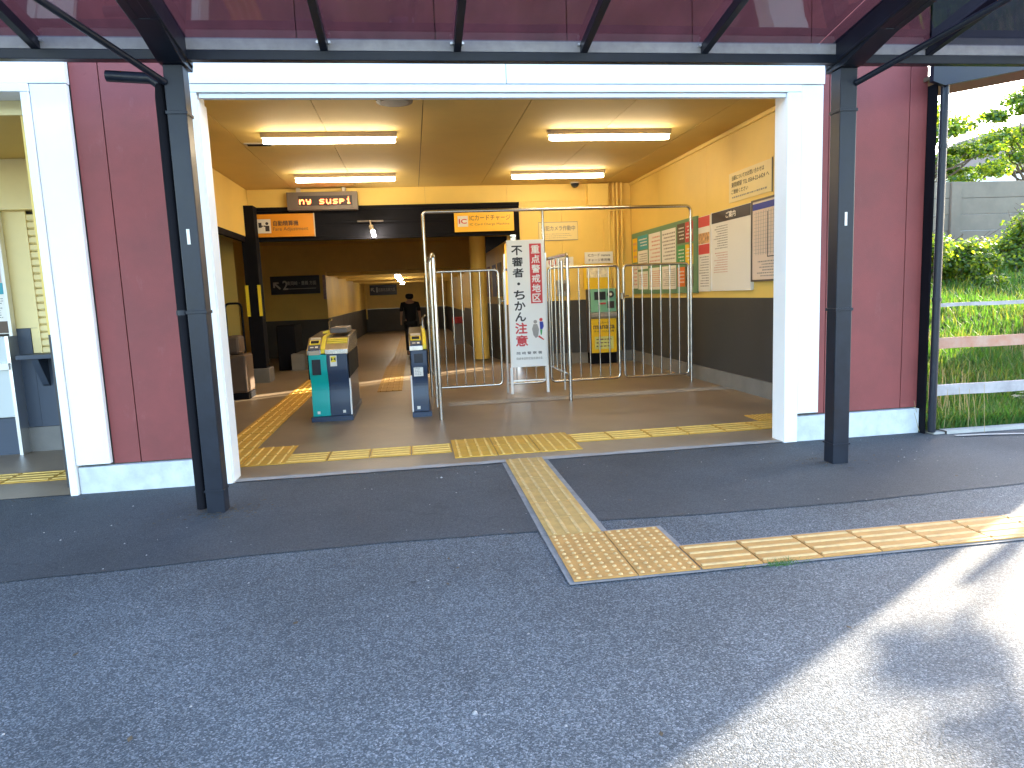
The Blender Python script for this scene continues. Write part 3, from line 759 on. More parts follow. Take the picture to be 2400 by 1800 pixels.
# spotlight under the lintel and corridor lamps
st = thing('spotlight', 'white spot lamp angled down under the dark lintel', 'spotlight', (.8, 6.75, 2.6))
MB().tube([(.76, 6.80, 2.60), (.78, 6.74, 2.50)], .012, 8).build('arm', M['fixture'], st)
MB().tube([(.775, 6.75, 2.51), (.80, 6.70, 2.42)], .035, 14).build('lamp_body', M['fixture'], st)
MB().tube([(.80, 6.70, 2.42), (.822, 6.66, 2.33)], .033, 14, r2=.026).build('bulb', mat('lit_spot', (1, .95, .9), .4, emit=(1, .9, .72), es=45), st)
B(.55, .98, 6.815, 6.83, 2.585, 2.61).build('track', M['led_case'], st)
def corr(y, z, lab):
    t = thing('corridor_lamp', lab, 'lamp', (.86, y, z), 'round lamps along the passage ceiling')
    MB().cone((.98, y, z - .10), .10, .07, .09, 14).build('shade', M['fixture'], t)
    MB().cone((.98, y, z - .19), .07, .095, .088, 14).build('bulb', M['spotglow'], t)
    return t
corr(16.4, 2.09, 'nearest round lamp on the passage ceiling'); corr(20.3, 2.09, 'middle round lamp on the passage ceiling'); corr(26, 2.09, 'farthest round lamp on the passage ceiling')

# ------------------------------------------------------------------ ticket gates
def gate(x0, x1, y0, label, wide):
    t = thing('ticket_gate', label, 'ticket gate', ((x0 + x1) / 2, y0 + .6, 0), 'automatic ticket gates')
    L = 1.25
    B(x0 - .005, x1 + .01, y0 - .02, y0 + L, 0, .062).build('base', M['gate_navy'], t, bevel=.004)
    prof = []
    for i in range(25):
        z_ = .064 + (.735 - .064) * i / 24; u_ = min(1, max(0, (z_ - .40) / .18)); u_ = u_ * u_ * (3 - 2 * u_); w_ = math.exp(-((z_ - .36) / .11) ** 2)
        prof.append((y0 + .012 + .022 * w_ - .034 * u_, z_))
    prof += [(y0 + L, .735), (y0 + L, .064)]
    xm = x0 + .20 if wide else x1
    if wide:
        MB().prism(prof, 0, x0 + .012, xm - .002).build('body', M['teal'], t, bevel=.004, label='teal lower panel')
        MB().prism([(y, z) for y, z in prof], 0, xm, x1 - .012).build('body', M['gate_navy'], t, bevel=.004, label='navy lower panel')
    else:
        MB().prism(prof, 0, x0 + .012, x1 - .012).build('body', M['gate_navy'], t, bevel=.004)
    ex = (x1 - .011, x1 + .004) if wide else (x0 - .004, x0 + .011)
    MB().prism([(y0 - .012, .07), (y0 + .05, .07), (y0 + .05, .46), (y0 + .012, .46), (y0 + .03, .34), (y0 - .0, .2)], 0, *ex).build('white_edge', M['white'], t)
    B(x0 if wide else x0 + .001, x0 + .010, y0 - .0, y0 + L, .47, .73).build('side_panel', M['dark'], t)
    B(x1 - .009, x1, y0 + .002, y0 + L, .47, .73).build('side_panel', M['dark'], t)
    # sloping stainless head, then the long top
    zt = .735
    def slope(a, b, m_, n_='top_plate', lift=0.):
        return MB().prism([(y0 - .03, zt + lift), (y0 - .03, zt + .05 + lift), (y0 + .22, zt + .17 + lift), (y0 + L, zt + .20 + lift), (y0 + L, zt + lift)], 0, a, b).build(n_, m_, t, bevel=.004)
    slope(x0, x0 + .145, M['steel']); slope(x0 + .147, x0 + .185, M['yel'], 'yellow_rail', .012)
    if wide: slope(x0 + .187, x1, M['steel'])
    def onslope(a, b, s0, s1, m_, n_, up=.006, parent=t):
        d = Vector((0, .25, .12)).normalized(); nn = Vector((0, -.12, .25)).normalized() * up
        p0 = Vector((0, y0 - .03, zt + .05)) + d * s0 + nn * .3; p1 = Vector((0, y0 - .03, zt + .05)) + d * s1 + nn * .3
        vs = []
        for p in (p0, p1):
            for q in (p, p + nn):
                vs += [(a, q.y, q.z), (b, q.y, q.z)]
        return MB().add(vs, [(0, 1, 3, 2), (4, 6, 7, 5), (0, 4, 5, 1), (2, 3, 7, 6), (0, 2, 6, 4), (1, 5, 7, 3)]).build(n_, m_, parent)
    onslope(x0 + .012, x0 + .135, .0, .10, M['gate_navy'], 'card_reader')
    rd = onslope(x0 + .02, x0 + .128, .12, .21, M['yel'], 'reader_ring')
    onslope(x0 + .032, x0 + .116, .137, .193, M['screen'], 'reader_window', up=.009)
    onslope(x0 + .085, x0 + .115, .035, .065, M['paper'], 'card_mark', up=.008)
    onslope(x0 + .035, x0 + .07, .04, .058, M['paper'], 'card_mark', up=.008)
    onslope(x0 + .02, x0 + .128, .225, .27, M['fixture'], 'ticket_slot')
    if wide:
        for k in range(3): onslope(x0 + .20, x1 - .01, .14 + .04 * k, .152 + .04 * k, M['yel'], 'yellow_stripe')
        for k in range(4): B(x0 + .146, x0 + .195, y0 + .27 + .16 * k, y0 + .29 + .16 * k, .946, .965).build('yellow_stripe', M['yel'], t)
        B(x0 + .21, x1 - .03, y0 + .35, y0 + .95, .94, 1.0).build('printer_cover', M['led_case'], t, bevel=.01)
        B(x0 + .045, x0 + .135, y0 - .034, y0 - .021, .52, .685).build('window', M['screen'], t)
        B(x0 + .235, x0 + .305, y0 - .024, y0 - .021, .605, .72).build('label_plate', M['paper'], t)
        mb = MB().box(x0 + .243, x0 + .297, y0 - .026, y0 - .025, .65, .712); mb.build('pictogram_ground', M['yel'], t)
        pm = MB().prism([(x0 + .246, .702), (x0 + .268, .682), (x0 + .246, .662)], 1, y0 - .028, y0 - .027).prism([(x0 + .294, .702), (x0 + .272, .682), (x0 + .294, .662)], 1, y0 - .028, y0 - .027)
        pm.build('pictogram', M['ink'], t)
        for a in (x0 + .06, x0 + .33): B(a, a + .03, y0 + .010, y0 + .016, .09, .12).build('number_plate', M['paper'], t)
        B(x0 + .02, x0 + .13, y0 - .035, y0 - .021, .735, .775).build('ticket_slot', M['fixture'], t)
    else:
        B(x0 + .045, x0 + .14, y0 - .024, y0 - .021, .60, .70).build('window', M['screen'], t)
        B(x0 + .035, x0 + .135, y0 - .018, y0 - .010, .455, .575).build('notice', M['paper'], t)
        bars(t, 'F', y0 - .0185, x0 + .045, x0 + .125, .465, .565, 6, M['greyprint'])
        B(x0 + .05, x0 + .085, y0 + .010, y0 + .016, .09, .125).build('number_plate', M['paper'], t)
    # small flap post on the top
    MB().tube([(x0 + .165, y0 + .75, .94), (x0 + .165, y0 + .75, 1.06), (x0 + .20, y0 + .72, 1.09)], .014, 8).build('sensor_post', M['steel'], t)
    return t
gate(.245, .672, 2.38, 'wide ticket gate with teal and navy front panels left of the passage', True)
gate(1.325, 1.52, 2.30, 'narrow navy ticket gate with white notice beside the steel fence', False)

# ------------------------------------------------------------------ stainless barrier
def rounded(p0, p1, p2, r, n=5):
    p0, p1, p2 = Vector(p0), Vector(p1), Vector(p2); a = (p0 - p1).normalized(); b = (p2 - p1).normalized()
    return [tuple((p1 + a * r) * (1 - t) ** 2 + p1 * 2 * t * (1 - t) + (p1 + b * r) * t ** 2) for t in [i / n for i in range(n + 1)]]
fr = thing('steel_barrier', 'tall stainless tube frame with side rails standing across the right of the lobby', 'fence', (3.3, 3.75, 0))
FY = 3.75; TZ = 2.36
MB().tube([(1.575, FY, 0.01)] + rounded((1.575, FY, 0), (1.575, FY, TZ), (3, FY, TZ), .06) + rounded((3, FY, TZ), (5.11, FY, TZ), (5.11, FY, 0), .08) + [(5.11, FY, .01)], .021, 12).build('outer_frame', M['steel'], fr)
MB().tube([(3.11, FY, .01), (3.11, FY, TZ - .02)], .019, 12).build('middle_post', M['steel'], fr)
# side returns towards the viewer
for (xa, ya, xb) in ((1.621, 2.0, 1.60), (3.185, 2.73, 3.14)):
    pz = 1.725
    MB().tube([(xa, ya, .01)] + rounded((xa, ya, 0), (xa, ya, pz), (xb, FY - .03, pz), .05) + [(xb, FY - .03, pz)], .021, 12).build('side_rail', M['steel'], fr)
    MB().tube([(xa - .03, ya + .17, .22), (xa - .03, ya + .17, 1.66)], .018, 10).build('side_post', M['steel'], fr)
    MB().tube([(xa - .015, ya + .05, .33), (xb, FY - .04, .33)], .013, 8).build('lower_rail', M['steel'], fr)
    MB().tube([(xa - .03, ya + .17, .28), (xa - .03, ya + .17, .12)], .010, 8).build('drop_bolt', M['alu'], fr)
    for k in range(3):
        tt = (k + 1.3) / 4.2; yy = ya + .17 + (FY - ya - .2) * tt
        MB().tube([(xa + (xb - xa) * tt, yy, .33), (xa + (xb - xa) * tt, yy, 1.72)], .009, 8).build('baluster', M['steel'], fr)
def gate_panel(x0, x1, n, label, lock=None, z0=.12, z1=1.61, r=.017):
    t = thing('barrier_gate', label, 'gate', ((x0 + x1) / 2, FY, 0), 'stainless gates in the barrier')
    loop = rounded((x0, FY, .8), (x0, FY, z1), (x1, FY, z1), .06) + rounded((x0, FY, z1), (x1, FY, z1), (x1, FY, z0), .06) + rounded((x1, FY, z1), (x1, FY, z0), (x0, FY, z0), .06) + rounded((x1, FY, z0), (x0, FY, z0), (x0, FY, z1), .06)
    loop.append(loop[0])
    MB().tube(loop, r, 10, cap=False).build('frame', M['steel'], t)
    for k in range(n):
        x = x0 + (x1 - x0) * (k + 1) / (n + 1)
        MB().tube([(x, FY, z0 + .01), (x, FY, z1 - .01)], .0085, 8).build('baluster', M['steel'], t)
    if lock:
        MB().tube([(lock, FY - .045, 1.17), (lock, FY - .045, 1.25)], .026, 12).build('lock', M['brass'], t)
        MB().tube([(lock, FY - .05, 1.21), (lock + .09, FY - .05, 1.21)], .010, 8).build('bolt', M['steel'], t)
    return t
gate_panel(1.66, 2.50, 6, 'stainless barred gate between the narrow ticket gate and the white sign', 2.50)
gate_panel(2.57, 3.08, 3, 'stainless barred gate directly behind the white warning sign')
gate_panel(3.16, 4.10, 6, 'stainless barred gate in front of the yellow charge machine', 4.135)
gate_panel(4.17, 5.07, 6, 'stainless barred gate nearest the green notice board')

# ------------------------------------------------------------------ warning sign (A-frame)
ws = thing('standing_sign', 'tall white warning sign with black and red Japanese lettering on aluminium legs', 'sign', (2.835, 3.55, 0))
sy = 3.56
X0, X1 = 2.595, 3.075
B(X0, X1, sy - .012, sy + .010, .355, 1.965).build('board', M['white'], ws, bevel=.004)
for a in (X0 - .012, X1 - .022):
    B(a, a + .034, sy - .016, sy + .012, .01, .353).build('leg', M['white'], ws, bevel=.003)
    MB().bar((a + .017 - (.03 if a < 2.8 else -.03), sy + .05, 1.80), (a + .017 - (.035 if a < 2.8 else -.035), sy + .16, .01), .022, .022).build('rear_leg', M['alu'], ws)
B(X0 + .03, X1 - .03, sy + .002, sy + .02, .17, .185).build('cross_bar', M['alu'], ws)
pf = sy - .0135
for i, ch in enumerate('不審者・ちかん'):
    txt(ch, 2.725 + .003 * i, pf, 1.835 - .139 * i, .032 if ch == '・' else .135, .03 if ch == '・' else .112, M['ink'], ws, bold=.03, name='character')
for i, ch in enumerate('注意'): txt(ch, 2.745 + .003 * i, pf, .855 - .16 * i, .15, .135, M['redprint'], ws, bold=.035, name='character')
B(2.885, 3.035, pf - .0005, sy - .0125, 1.165, 1.915).build('red_panel', M['redprint'], ws)
for i, ch in enumerate('重点警戒地区'): txt(ch, 2.960, pf - .0015, 1.845 - .122 * i, .105, .10, M['white'], ws, bold=.02, name='character')
txt('岡 崎 警 察 署', 2.84, pf, .535, .33, .035, M['ink'], ws, bold=.01)
txt('岡崎幸田防犯協会連合会', 2.84, pf, .465, .34, .032, M['greyprint'], ws, bold=.008)
fg = MB()   # little grey lurking figure and a coloured walking figure
fg.tube([(2.93, pf, .93), (2.93, pf - .001, .93)], .024, 12); fg.prism([(2.905, .90), (2.955, .90), (2.975, .83), (2.96, .74), (2.93, .72), (2.90, .76), (2.885, .84)], 1, pf - .001, pf)
fg.build('printed_figure', M['gutter'], ws)
MB().tube([(3.005, pf, .955), (3.005, pf - .001, .955)], .022, 12).build('printed_figure', M['redprint'], ws)
MB().prism([(2.985, .93), (3.03, .93), (3.04, .87), (3.02, .83), (2.99, .83)], 1, pf - .001, pf).build('printed_figure', M['bluep'], ws)
MB().prism([(2.99, .828), (3.02, .828), (3.01, .76), (2.995, .76)], 1, pf - .001, pf).build('printed_figure', M['greenp'], ws)
MB().prism([(2.96, .735), (3.03, .69), (3.04, .70), (2.975, .755)], 1, pf - .001, pf).build('printed_figure', M['redprint'], ws)

# ------------------------------------------------------------------ charge machine and wall things at the back
cm = thing('charge_machine', 'yellow and mint IC card charge machine against the back wall', 'ticket machine', (4.55, 6.3, 0))
my = 6.18
B(4.335, 4.79, my + .03, my + .30, .0, .20).build('base', M['dark'], cm)
B(4.325, 4.80, my + .02, my + .31, .20, 1.32).build('cabinet', M['led_case'], cm, bevel=.006)
B(4.335, 4.785, my, my + .019, .205, .80).build('front_panel', M['mach_yel'], cm, bevel=.004)
MB().prism([(my + .018, .80), (my - .03, .84), (my - .03, .90), (my + .018, .92)], 0, 4.33, 4.79).build('tray', M['gutter'], cm)
MB().prism([(my + .02, .92), (my - .01, .92), (my + .015, 1.32), (my + .02, 1.32)], 0, 4.335, 4.785).build('control_panel', M['mint'], cm)
B(4.40, 4.60, my - .006, my + .016, 1.13, 1.27).build('screen', M['screen'], cm)
MB().tube([(4.69, my - .018, 1.22), (4.69, my + .01, 1.22)], .06, 18).build('card_reader', M['ink'], cm)
MB().tube([(4.69, my - .022, 1.22), (4.69, my - .018, 1.22)], .025, 14).build('reader_light', M['paper'], cm)
B(4.63, 4.75, my - .016, my + .01, .98, 1.10).build('coin_unit', M['ink'], cm)
B(4.50, 4.60, my - .016, my + .01, 1.05, 1.08).build('red_mark', M['redprint'], cm)
txt('ICカード', 4.56, my - .003, .73, .20, .045, M['brown'], cm, bold=.01)
txt('manaca', 4.56, my - .003, .655, .38, .06, M['brown'], cm, bold=.03)
txt('チャージ(入金)機', 4.56, my - .003, .58, .36, .045, M['brown'], cm, bold=.01)
B(4.39, 4.73, my - .003, my - .001, .27, .49).build('label_plate', mat('lime_print', (.72, .74, .25), .5), cm)
bars(cm, 'F', my - .0035, 4.42, 4.70, .29, .47, 3, M['brown'], fill=.35)
cm.location.x += .12; cm.location.y += .40
po = thing('poster', 'yellow and white promotional poster above the charge machine', 'poster', (4.55, 6.88, 1.5))
B(4.40, 4.88, YB - .10, YB - .055, 1.32, 1.78).build('sheet', M['yelp'], po)
B(4.45, 4.84, YB - .104, YB - .101, 1.52, 1.74).build('picture', mat('pale_print', (.78, .70, .52), .6, var=.25, vs=18), po)
po2 = thing('notice_sheet', 'white sheet naming the card on top of the yellow poster', 'notice', (4.6, 6.85, 1.85))
B(4.42, 4.93, YB - .12, YB - .108, 1.765, 1.965).build('sheet', M['paper'], po2)
txt('ICカード manaca', 4.68, YB - .1215, 1.91, .40, .05, M['ink'], po2, bold=.01)
txt('チャージ専用機', 4.68, YB - .1215, 1.825, .40, .05, M['ink'], po2, bold=.01)
cs = thing('camera_notice', 'cream sign announcing a working security camera behind the barrier post', 'sign', (4.0, 6.88, 2.35))
B(3.64, 4.33, YB - .014, YB - .002, 2.20, 2.50).build('sheet', M['pale_yellow'], cs)
B(3.635, 4.335, YB - .011, YB - .003, 2.19, 2.51).build('border', M['greyprint'], cs)
txt('防犯カメラ作動中', 3.985, YB - .0155, 2.40, .60, .085, M['greyprint'], cs, bold=.02)
bars(cs, 'F', YB - .0145, 3.70, 4.27, 2.22, 2.32, 3, M['greyprint'], fill=.25)
ns = thing('no_smoking_sign', 'small white sign with a red ring on the back wall behind the sign', 'sign', (3.98, 6.88, 1.8))
B(3.76, 4.24, YB - .014, YB - .002, 1.73, 1.90).build('sheet', M['paper'], ns)
rg = MB(); a = []
rg.tube([(3.86 + .06 * math.cos(t), YB - .016, 1.815 + .06 * math.sin(t)) for t in [2 * math.pi * i / 20 for i in range(21)]], .008, 6, cap=False).bar((3.82, YB - .016, 1.855), (3.90, YB - .016, 1.775), .014, .004)
rg.build('red_ring', M['redprint'], ns)
bars(ns, 'F', YB - .0145, 3.96, 4.2, 1.75, 1.87, 3, M['greyprint'])
ic = thing('wall_intercom', 'small grey wall box low on the back wall behind the barrier', 'intercom', (4.0, 6.88, 1.3))
B(3.92, 4.16, YB - .05, YB - .002, 1.22, 1.5).build('case', M['gutter'], ic, bevel=.01)
B(3.97, 4.08, YB - .053, YB - .05, 1.30, 1.44).build('panel', M['led_case'], ic)

# ------------------------------------------------------------------ right wall boards
nb = thing('notice_board', 'long green notice board covered with posters on the right wall', 'notice board', (XR, 5.4, 1.7))
B(XR - .03, XR - .003, 3.955, 6.80, 1.205, 2.25).build('board', M['green'], nb, bevel=.004)
px = XR - .031
def poster(y0, y1, z0, z1, m_, rows=0, pm_=None, parent=nb, name='poster', d=.0):
    o = B(px - .003 - d, px - d, y0, y1, z0, z1).build(name, m_, parent)
    if rows: bars(parent, 'R', px - .0032 - d, y0 + .03, y1 - .03, z0 + .04, z1 - .04, rows, M['palered'] if pm_ in (M['redprint'], M['orangep']) else (pm_ or M['greyprint']))
    return o
poster(6.50, 6.75, 1.75, 2.16, M['yelp'], 3, M['orangep']); poster(5.97, 6.46, 1.95, 2.18, M['cyanp'], 3, M['paper']); poster(5.97, 6.46, 1.62, 1.93, M['paper'], 6)
poster(5.36, 5.90, 1.66, 2.17, M['paper'], 7, M['redprint']); poster(4.72, 5.30, 1.66, 2.17, M['paper'], 8, M['greyprint'])
poster(6.50, 6.75, 1.30, 1.70, M['paper'], 5, M['orangep']); poster(5.97, 6.46, 1.28, 1.58, M['paper'], 6, M['redprint']); poster(5.36, 5.90, 1.27, 1.62, M['paper'], 8, M['orangep']); poster(4.72, 5.30, 1.27, 1.62, M['paper'], 9)
for i in range(3):
    for j in range(2):
        poster(4.08 + .30 * j, 4.36 + .30 * j, 1.30 + .31 * i, 1.58 + .31 * i, [M['brown'], M['orangep'], M['yelp'], M['greenp'], M['redprint'], M['brown']][i * 2 + j], 4, M['paper'])
rp = thing('poster', 'tall red headed poster between the green board and the guide board', 'poster', (XR, 3.77, 1.7))
B(XR - .02, XR - .003, 3.56, 3.93, 1.225, 2.22).build('sheet', M['paper'], rp)
B(XR - .022, XR - .0205, 3.565, 3.925, 2.08, 2.215).build('heading', M['redprint'], rp); B(XR - .022, XR - .0205, 3.57, 3.92, 1.72, 1.85).build('red_band', M['redprint'], rp)
B(XR - .022, XR - .0205, 3.57, 3.92, 1.86, 2.0).build('picture', mat('orange_photo_print', (.6, .35, .16), .6, var=.5, vs=20), rp)
bars(rp, 'R', XR - .0205, 3.6, 3.9, 1.28, 1.70, 12, M['greyprint'])
gb = thing('guide_board', 'white guide board with navy heading on the right wall', 'notice board', (XR, 2.93, 1.7))
B(XR - .03, XR - .003, 2.41, 3.48, 1.24, 2.225).build('board', M['paper'], gb, bevel=.003)
B(XR - .033, XR - .031, 2.415, 3.475, 2.085, 2.22).build('heading', M['navy'], gb)
txt('ご案内', XR - .0345, 2.93, 2.155, .26, .075, M['white'], gb, face='R', bold=.02)
for (a, b, c, d) in ((2.40, 2.415, 1.235, 2.23), (3.475, 3.49, 1.235, 2.23)): B(XR - .036, XR - .002, a, b, c, d).build('side_frame', M['white'], gb)
B(XR - .036, XR - .002, 2.416, 3.474, 1.228, 1.239).build('side_frame', M['white'], gb)
bars(gb, 'R', XR - .031, 3.02, 3.42, 1.75, 2.05, 10, M['greyprint']); bars(gb, 'R', XR - .031, 3.02, 3.42, 1.45, 1.72, 9, mat('pale_red_print', (.6, .35, .3), .6))
mp = thing('route_map', 'framed timetable and route map beside the white door frame', 'notice board', (XR, 2.0, 1.7))
B(XR - .03, XR - .003, 1.55, 2.385, 1.345, 2.215).build('board', mat('pale_pink_sheet', (.76, .62, .52), .5), mp)
B(XR - .033, XR - .031, 1.56, 2.375, 2.12, 2.19).build('heading', M['bluep'], mp)
for (a, b, c, d) in ((1.53, 2.40, 2.216, 2.235), (1.53, 2.40, 1.325, 1.344), (2.386, 2.40, 1.344, 2.216), (1.53, 1.545, 1.344, 2.216)): B(XR - .042, XR - .002, a, b, c, d).build('frame_bar', M['led_case'], mp)
gd = MB()
for i in range(14): gd.box(XR - .0325, XR - .031, 1.58 + .055 * i, 1.584 + .055 * i, 1.62, 2.1)
for i in range(12): gd.box(XR - .0322, XR - .031, 1.58, 2.35, 1.64 + .04 * i, 1.643 + .04 * i)
gd.build('grid_lines', M['gutter'], mp)
ln = MB(); ln.box(XR - .034, XR - .0326, 2.03, 2.04, 1.60, 2.08); ln.box(XR - .034, XR - .0326, 1.6, 2.04, 1.59, 1.60); ln.build('route_line', M['ink'], mp)
bars(mp, 'R', XR - .031, 1.6, 2.33, 1.37, 1.56, 6, M['greyprint'])
nt = thing('contact_notice', 'cream notice with a phone number high on the right wall', 'sign', (XR, 2.5, 2.45))
B(XR - .012, XR - .003, 2.0, 3.02, 2.29, 2.635).build('sheet', M['pale_yellow'], nt)
B(XR - .010, XR - .002, 1.99, 1.999, 2.28, 2.645).build('border', M['greyprint'], nt)
txt('当駅についてのお問い合わせは', XR - .013, 2.55, 2.57, .78, .055, M['ink'], nt, face='R', bold=.01)
txt('東岡崎駅 TEL 0564-22-6424 へ', XR - .013, 2.50, 2.49, .90, .06, M['ink'], nt, face='R', bold=.01)
txt('ご連絡ください', XR - .013, 2.74, 2.41, .42, .05, M['ink'], nt, face='R', bold=.01)
bars(nt, 'R', XR - .0125, 2.1, 2.95, 2.32, 2.365, 1, M['greyprint'], ragged=.05)

# things seen dimly at the left of the opening
cb = thing('brown_cabinet', 'brown cabinet with rounded top half hidden by the left door frame', 'cabinet', (-1.0, 4.9, 0))
B(-1.18, -.90, 4.55, 5.0, .10, .62).build('cabinet_body', M['brown'], cb, bevel=.03)
B(-1.15, -.98, 4.62, 4.95, .62, .88).build('upper_box', M['brown'], cb, bevel=.04)
B(-1.18, -.90, 4.57, 4.98, 0, .098).build('base', M['dark'], cb)
hr = tag(MB().tube([(-1.55, 6.3, .02)] + rounded((-1.55, 6.3, 0), (-1.55, 6.3, 1.32), (-1.35, 6.3, 1.32), .08) + rounded((-1.5, 6.3, 1.32), (-1.30, 6.3, 1.32), (-1.30, 6.3, 0), .08) + [(-1.30, 6.3, .02)], .018, 10).build('handrail', M['dark']), 'dark looped handrail left of the steel column', 'handrail')
tg = thing('fare_machine', 'dark low machine behind the wide ticket gate in the landing', 'ticket machine', (-.9, 9, 0))
B(-1.0, -.75, 8.6, 9.6, -.05, .30).build('base_box', M['skirt'], tg)
B(-1.3, -.95, 8.9, 9.8, -.05, .85).build('body', M['dark'], tg, bevel=.02)
fx = thing('extinguisher_box', 'grey box with red top on the floor of the passage right side', 'fire box', (2.7, 17, 0))
B(2.62, 2.95, 17.0, 17.3, -.3, .42).build('box_body', M['gutter'], fx); B(2.62, 2.95, 16.99, 17.3, .42, .62).build('red_panel', M['redprint'], fx)
for i, (y, c) in enumerate(((8.0, 'brown'), (8.9, 'bluep'), (10.0, 'redprint'))):
    tag(B(3.085, 3.098, y, y + .6, 1.25, 1.9).build('poster', mat('dim_poster', tuple(x * .5 + .08 for x in M[c].node_tree.nodes['Principled BSDF'].inputs[0].default_value[:3]), .6, var=.4, vs=9)),
        ['brownish poster on the passage right wall nearest the lobby', 'bluish poster second along the passage right wall', 'reddish poster third along the passage right wall'][i], 'poster')

# ------------------------------------------------------------------ person walking away in the passage
pr = thing('person', 'person in black t-shirt walking away down the passage beside the narrow gate', 'person', (1.32, 13, -.22))
def skin(name, verts, edges, radii, m_, parent, lvl=2):
    me = bpy.data.meshes.new(name); me.from_pydata(verts, edges, []); o = link(name, me, parent)
    md = o.modifiers.new('skin', 'SKIN'); md.use_smooth_shade = True
    for v, r_ in zip(me.skin_vertices[0].data, radii): v.radius = (r_, r_ * .85) if isinstance(r_, float) else r_
    me.skin_vertices[0].data[0].use_root = True
    sb = o.modifiers.new('sub', 'SUBSURF'); sb.levels = lvl; sb.render_levels = lvl
    me.materials.append(m_); return o
PX, PY, PZ = 1.31, 13.0, -.22
def q(x, y, z): return (PX + x, PY + y, PZ + z)
V = [q(0, 0, .92), q(0, 0, 1.08), q(0, 0, 1.25), q(0, 0, 1.37), q(0, 0, 1.45), q(0, .02, 1.52), q(0, .03, 1.60),
     q(-.17, 0, 1.36), q(-.235, -.01, 1.12), q(-.25, .05, .90), q(-.25, .09, .82),
     q(.17, 0, 1.36), q(.235, .02, 1.12), q(.25, .08, .90), q(.25, .12, .82),
     q(-.10, 0, .86), q(-.105, .10, .48), q(-.11, .04, .08), q(-.11, .16, .03),
     q(.10, 0, .86), q(.105, -.08, .48), q(.11, -.22, .12), q(.11, -.14, .03)]
E_ = [(0, 1), (1, 2), (2, 3), (3, 4), (4, 5), (5, 6), (3, 7), (7, 8), (8, 9), (9, 10), (3, 11), (11, 12), (12, 13), (13, 14), (0, 15), (15, 16), (16, 17), (17, 18), (0, 19), (19, 20), (20, 21), (21, 22)]
Rd = [.135, .125, .145, .12, .055, .085, .082, .06, .042, .032, .034, .06, .042, .032, .034, .085, .058, .042, .035, .085, .058, .042, .035]
skin('body', V, E_, Rd, M['skin'], pr)
skin('shirt', [q(0, 0, .80), q(0, 0, 1.02), q(0, 0, 1.22), q(0, 0, 1.37), q(0, 0, 1.43), q(-.19, 0, 1.36), q(-.235, -.01, 1.15), q(.19, 0, 1.36), q(.235, .02, 1.15)],
     [(0, 1), (1, 2), (2, 3), (3, 4), (3, 5), (5, 6), (3, 7), (7, 8)], [.165, .155, .17, .14, .075, .075, .066, .075, .066], M['shirt'], pr)
skin('trousers', [q(0, 0, .93), q(-.10, 0, .84), q(-.105, .10, .48), q(-.11, .05, .12), q(.10, 0, .84), q(.105, -.08, .48), q(.11, -.20, .15)],
     [(0, 1), (1, 2), (2, 3), (0, 4), (4, 5), (5, 6)], [.15, .10, .075, .062, .10, .075, .062], M['trouser'], pr)
skin('hair', [q(0, -.015, 1.47), q(0, -.015, 1.55), q(0, .01, 1.63)], [(0, 1), (1, 2)], [.092, .122, .112], M['hair'], pr)

# ------------------------------------------------------------------ right side : kerb, fence rails, bank, wall, trees
kb = MB(); n = 14
inn = []; outr = []
for i in range(n + 1):
    t_ = i / n; x = 5.70 + 3.6 * t_
    inn.append((x, -.06 - .02 * math.sin(3 * t_))); outr.append((x, -.22 - .75 * min(1, t_ * 1.9) ** 1.6))
kb.add([(x, y, .03) for x, y in inn] + [(x, y - .09, .03) for x, y in inn] + [(x, y - .09, 0) for x, y in inn], [(i, i + 1, n + 2 + i, n + 1 + i) for i in range(n)] + [(n + 1 + i, n + 2 + i, 2 * n + 3 + i, 2 * n + 2 + i) for i in range(n)])
kb.add([(x, y, .012) for x, y in outr] + [(x, y - .045, .012) for x, y in outr], [(i, i + 1, n + 2 + i, n + 1 + i) for i in range(n)])
struct(kb.build('kerb', M['curb']))
# bank: rises away from the rail fence
def bankz(x, y):
    return (0.02 + .185 * max(0, y - .1) if y < 6 else 1.11 + (y - 6) * .12) + .04 * math.sin(x * 1.7 + y) * min(1, max(0, y) * .5)
bk = MB(); nx, ny = 44, 40; gx0, gx1, gy0, gy1 = 5.56, 60, -.07, 34
vs = []
for j in range(ny + 1):
    for i in range(nx + 1):
        x = gx0 + (gx1 - gx0) * (i / nx) ** 1.8; y = gy0 + (gy1 - gy0) * (j / ny) ** 1.8; vs.append((x, y, bankz(x, y)))
bk.add(vs, [(j * (nx + 1) + i, j * (nx + 1) + i + 1, (j + 1) * (nx + 1) + i + 1, (j + 1) * (nx + 1) + i) for j in range(ny) for i in range(nx)], True)
struct(bk.build('grass_bank', M['soil']))
far = MB(); far.add([(-90, .03, -.02), (-9.2, .03, -.02), (-9.2, 90, -.02), (-90, 90, -.02)], [(0, 1, 2, 3)]); far.add([(-9.2, 31.5, -.02), (5.5, 31.5, -.02), (5.5, 90, -.02), (-9.2, 90, -.02)], [(0, 1, 2, 3)])
far.add([(3.3, 7.1, -.02), (5.56, 7.1, -.02), (5.56, 31.5, -.02), (3.3, 31.5, -.02)], [(0, 1, 2, 3)])
struct(far.build('ground', M['soil']))
def in_view(x, y):   # only where the opening beside the station shows the bank
    return x > 5.62 + .78 * (y + .1) * .55 and x < 6.9 + 1.06 * y
ga = MB(); gb2 = MB(); cnt = 0
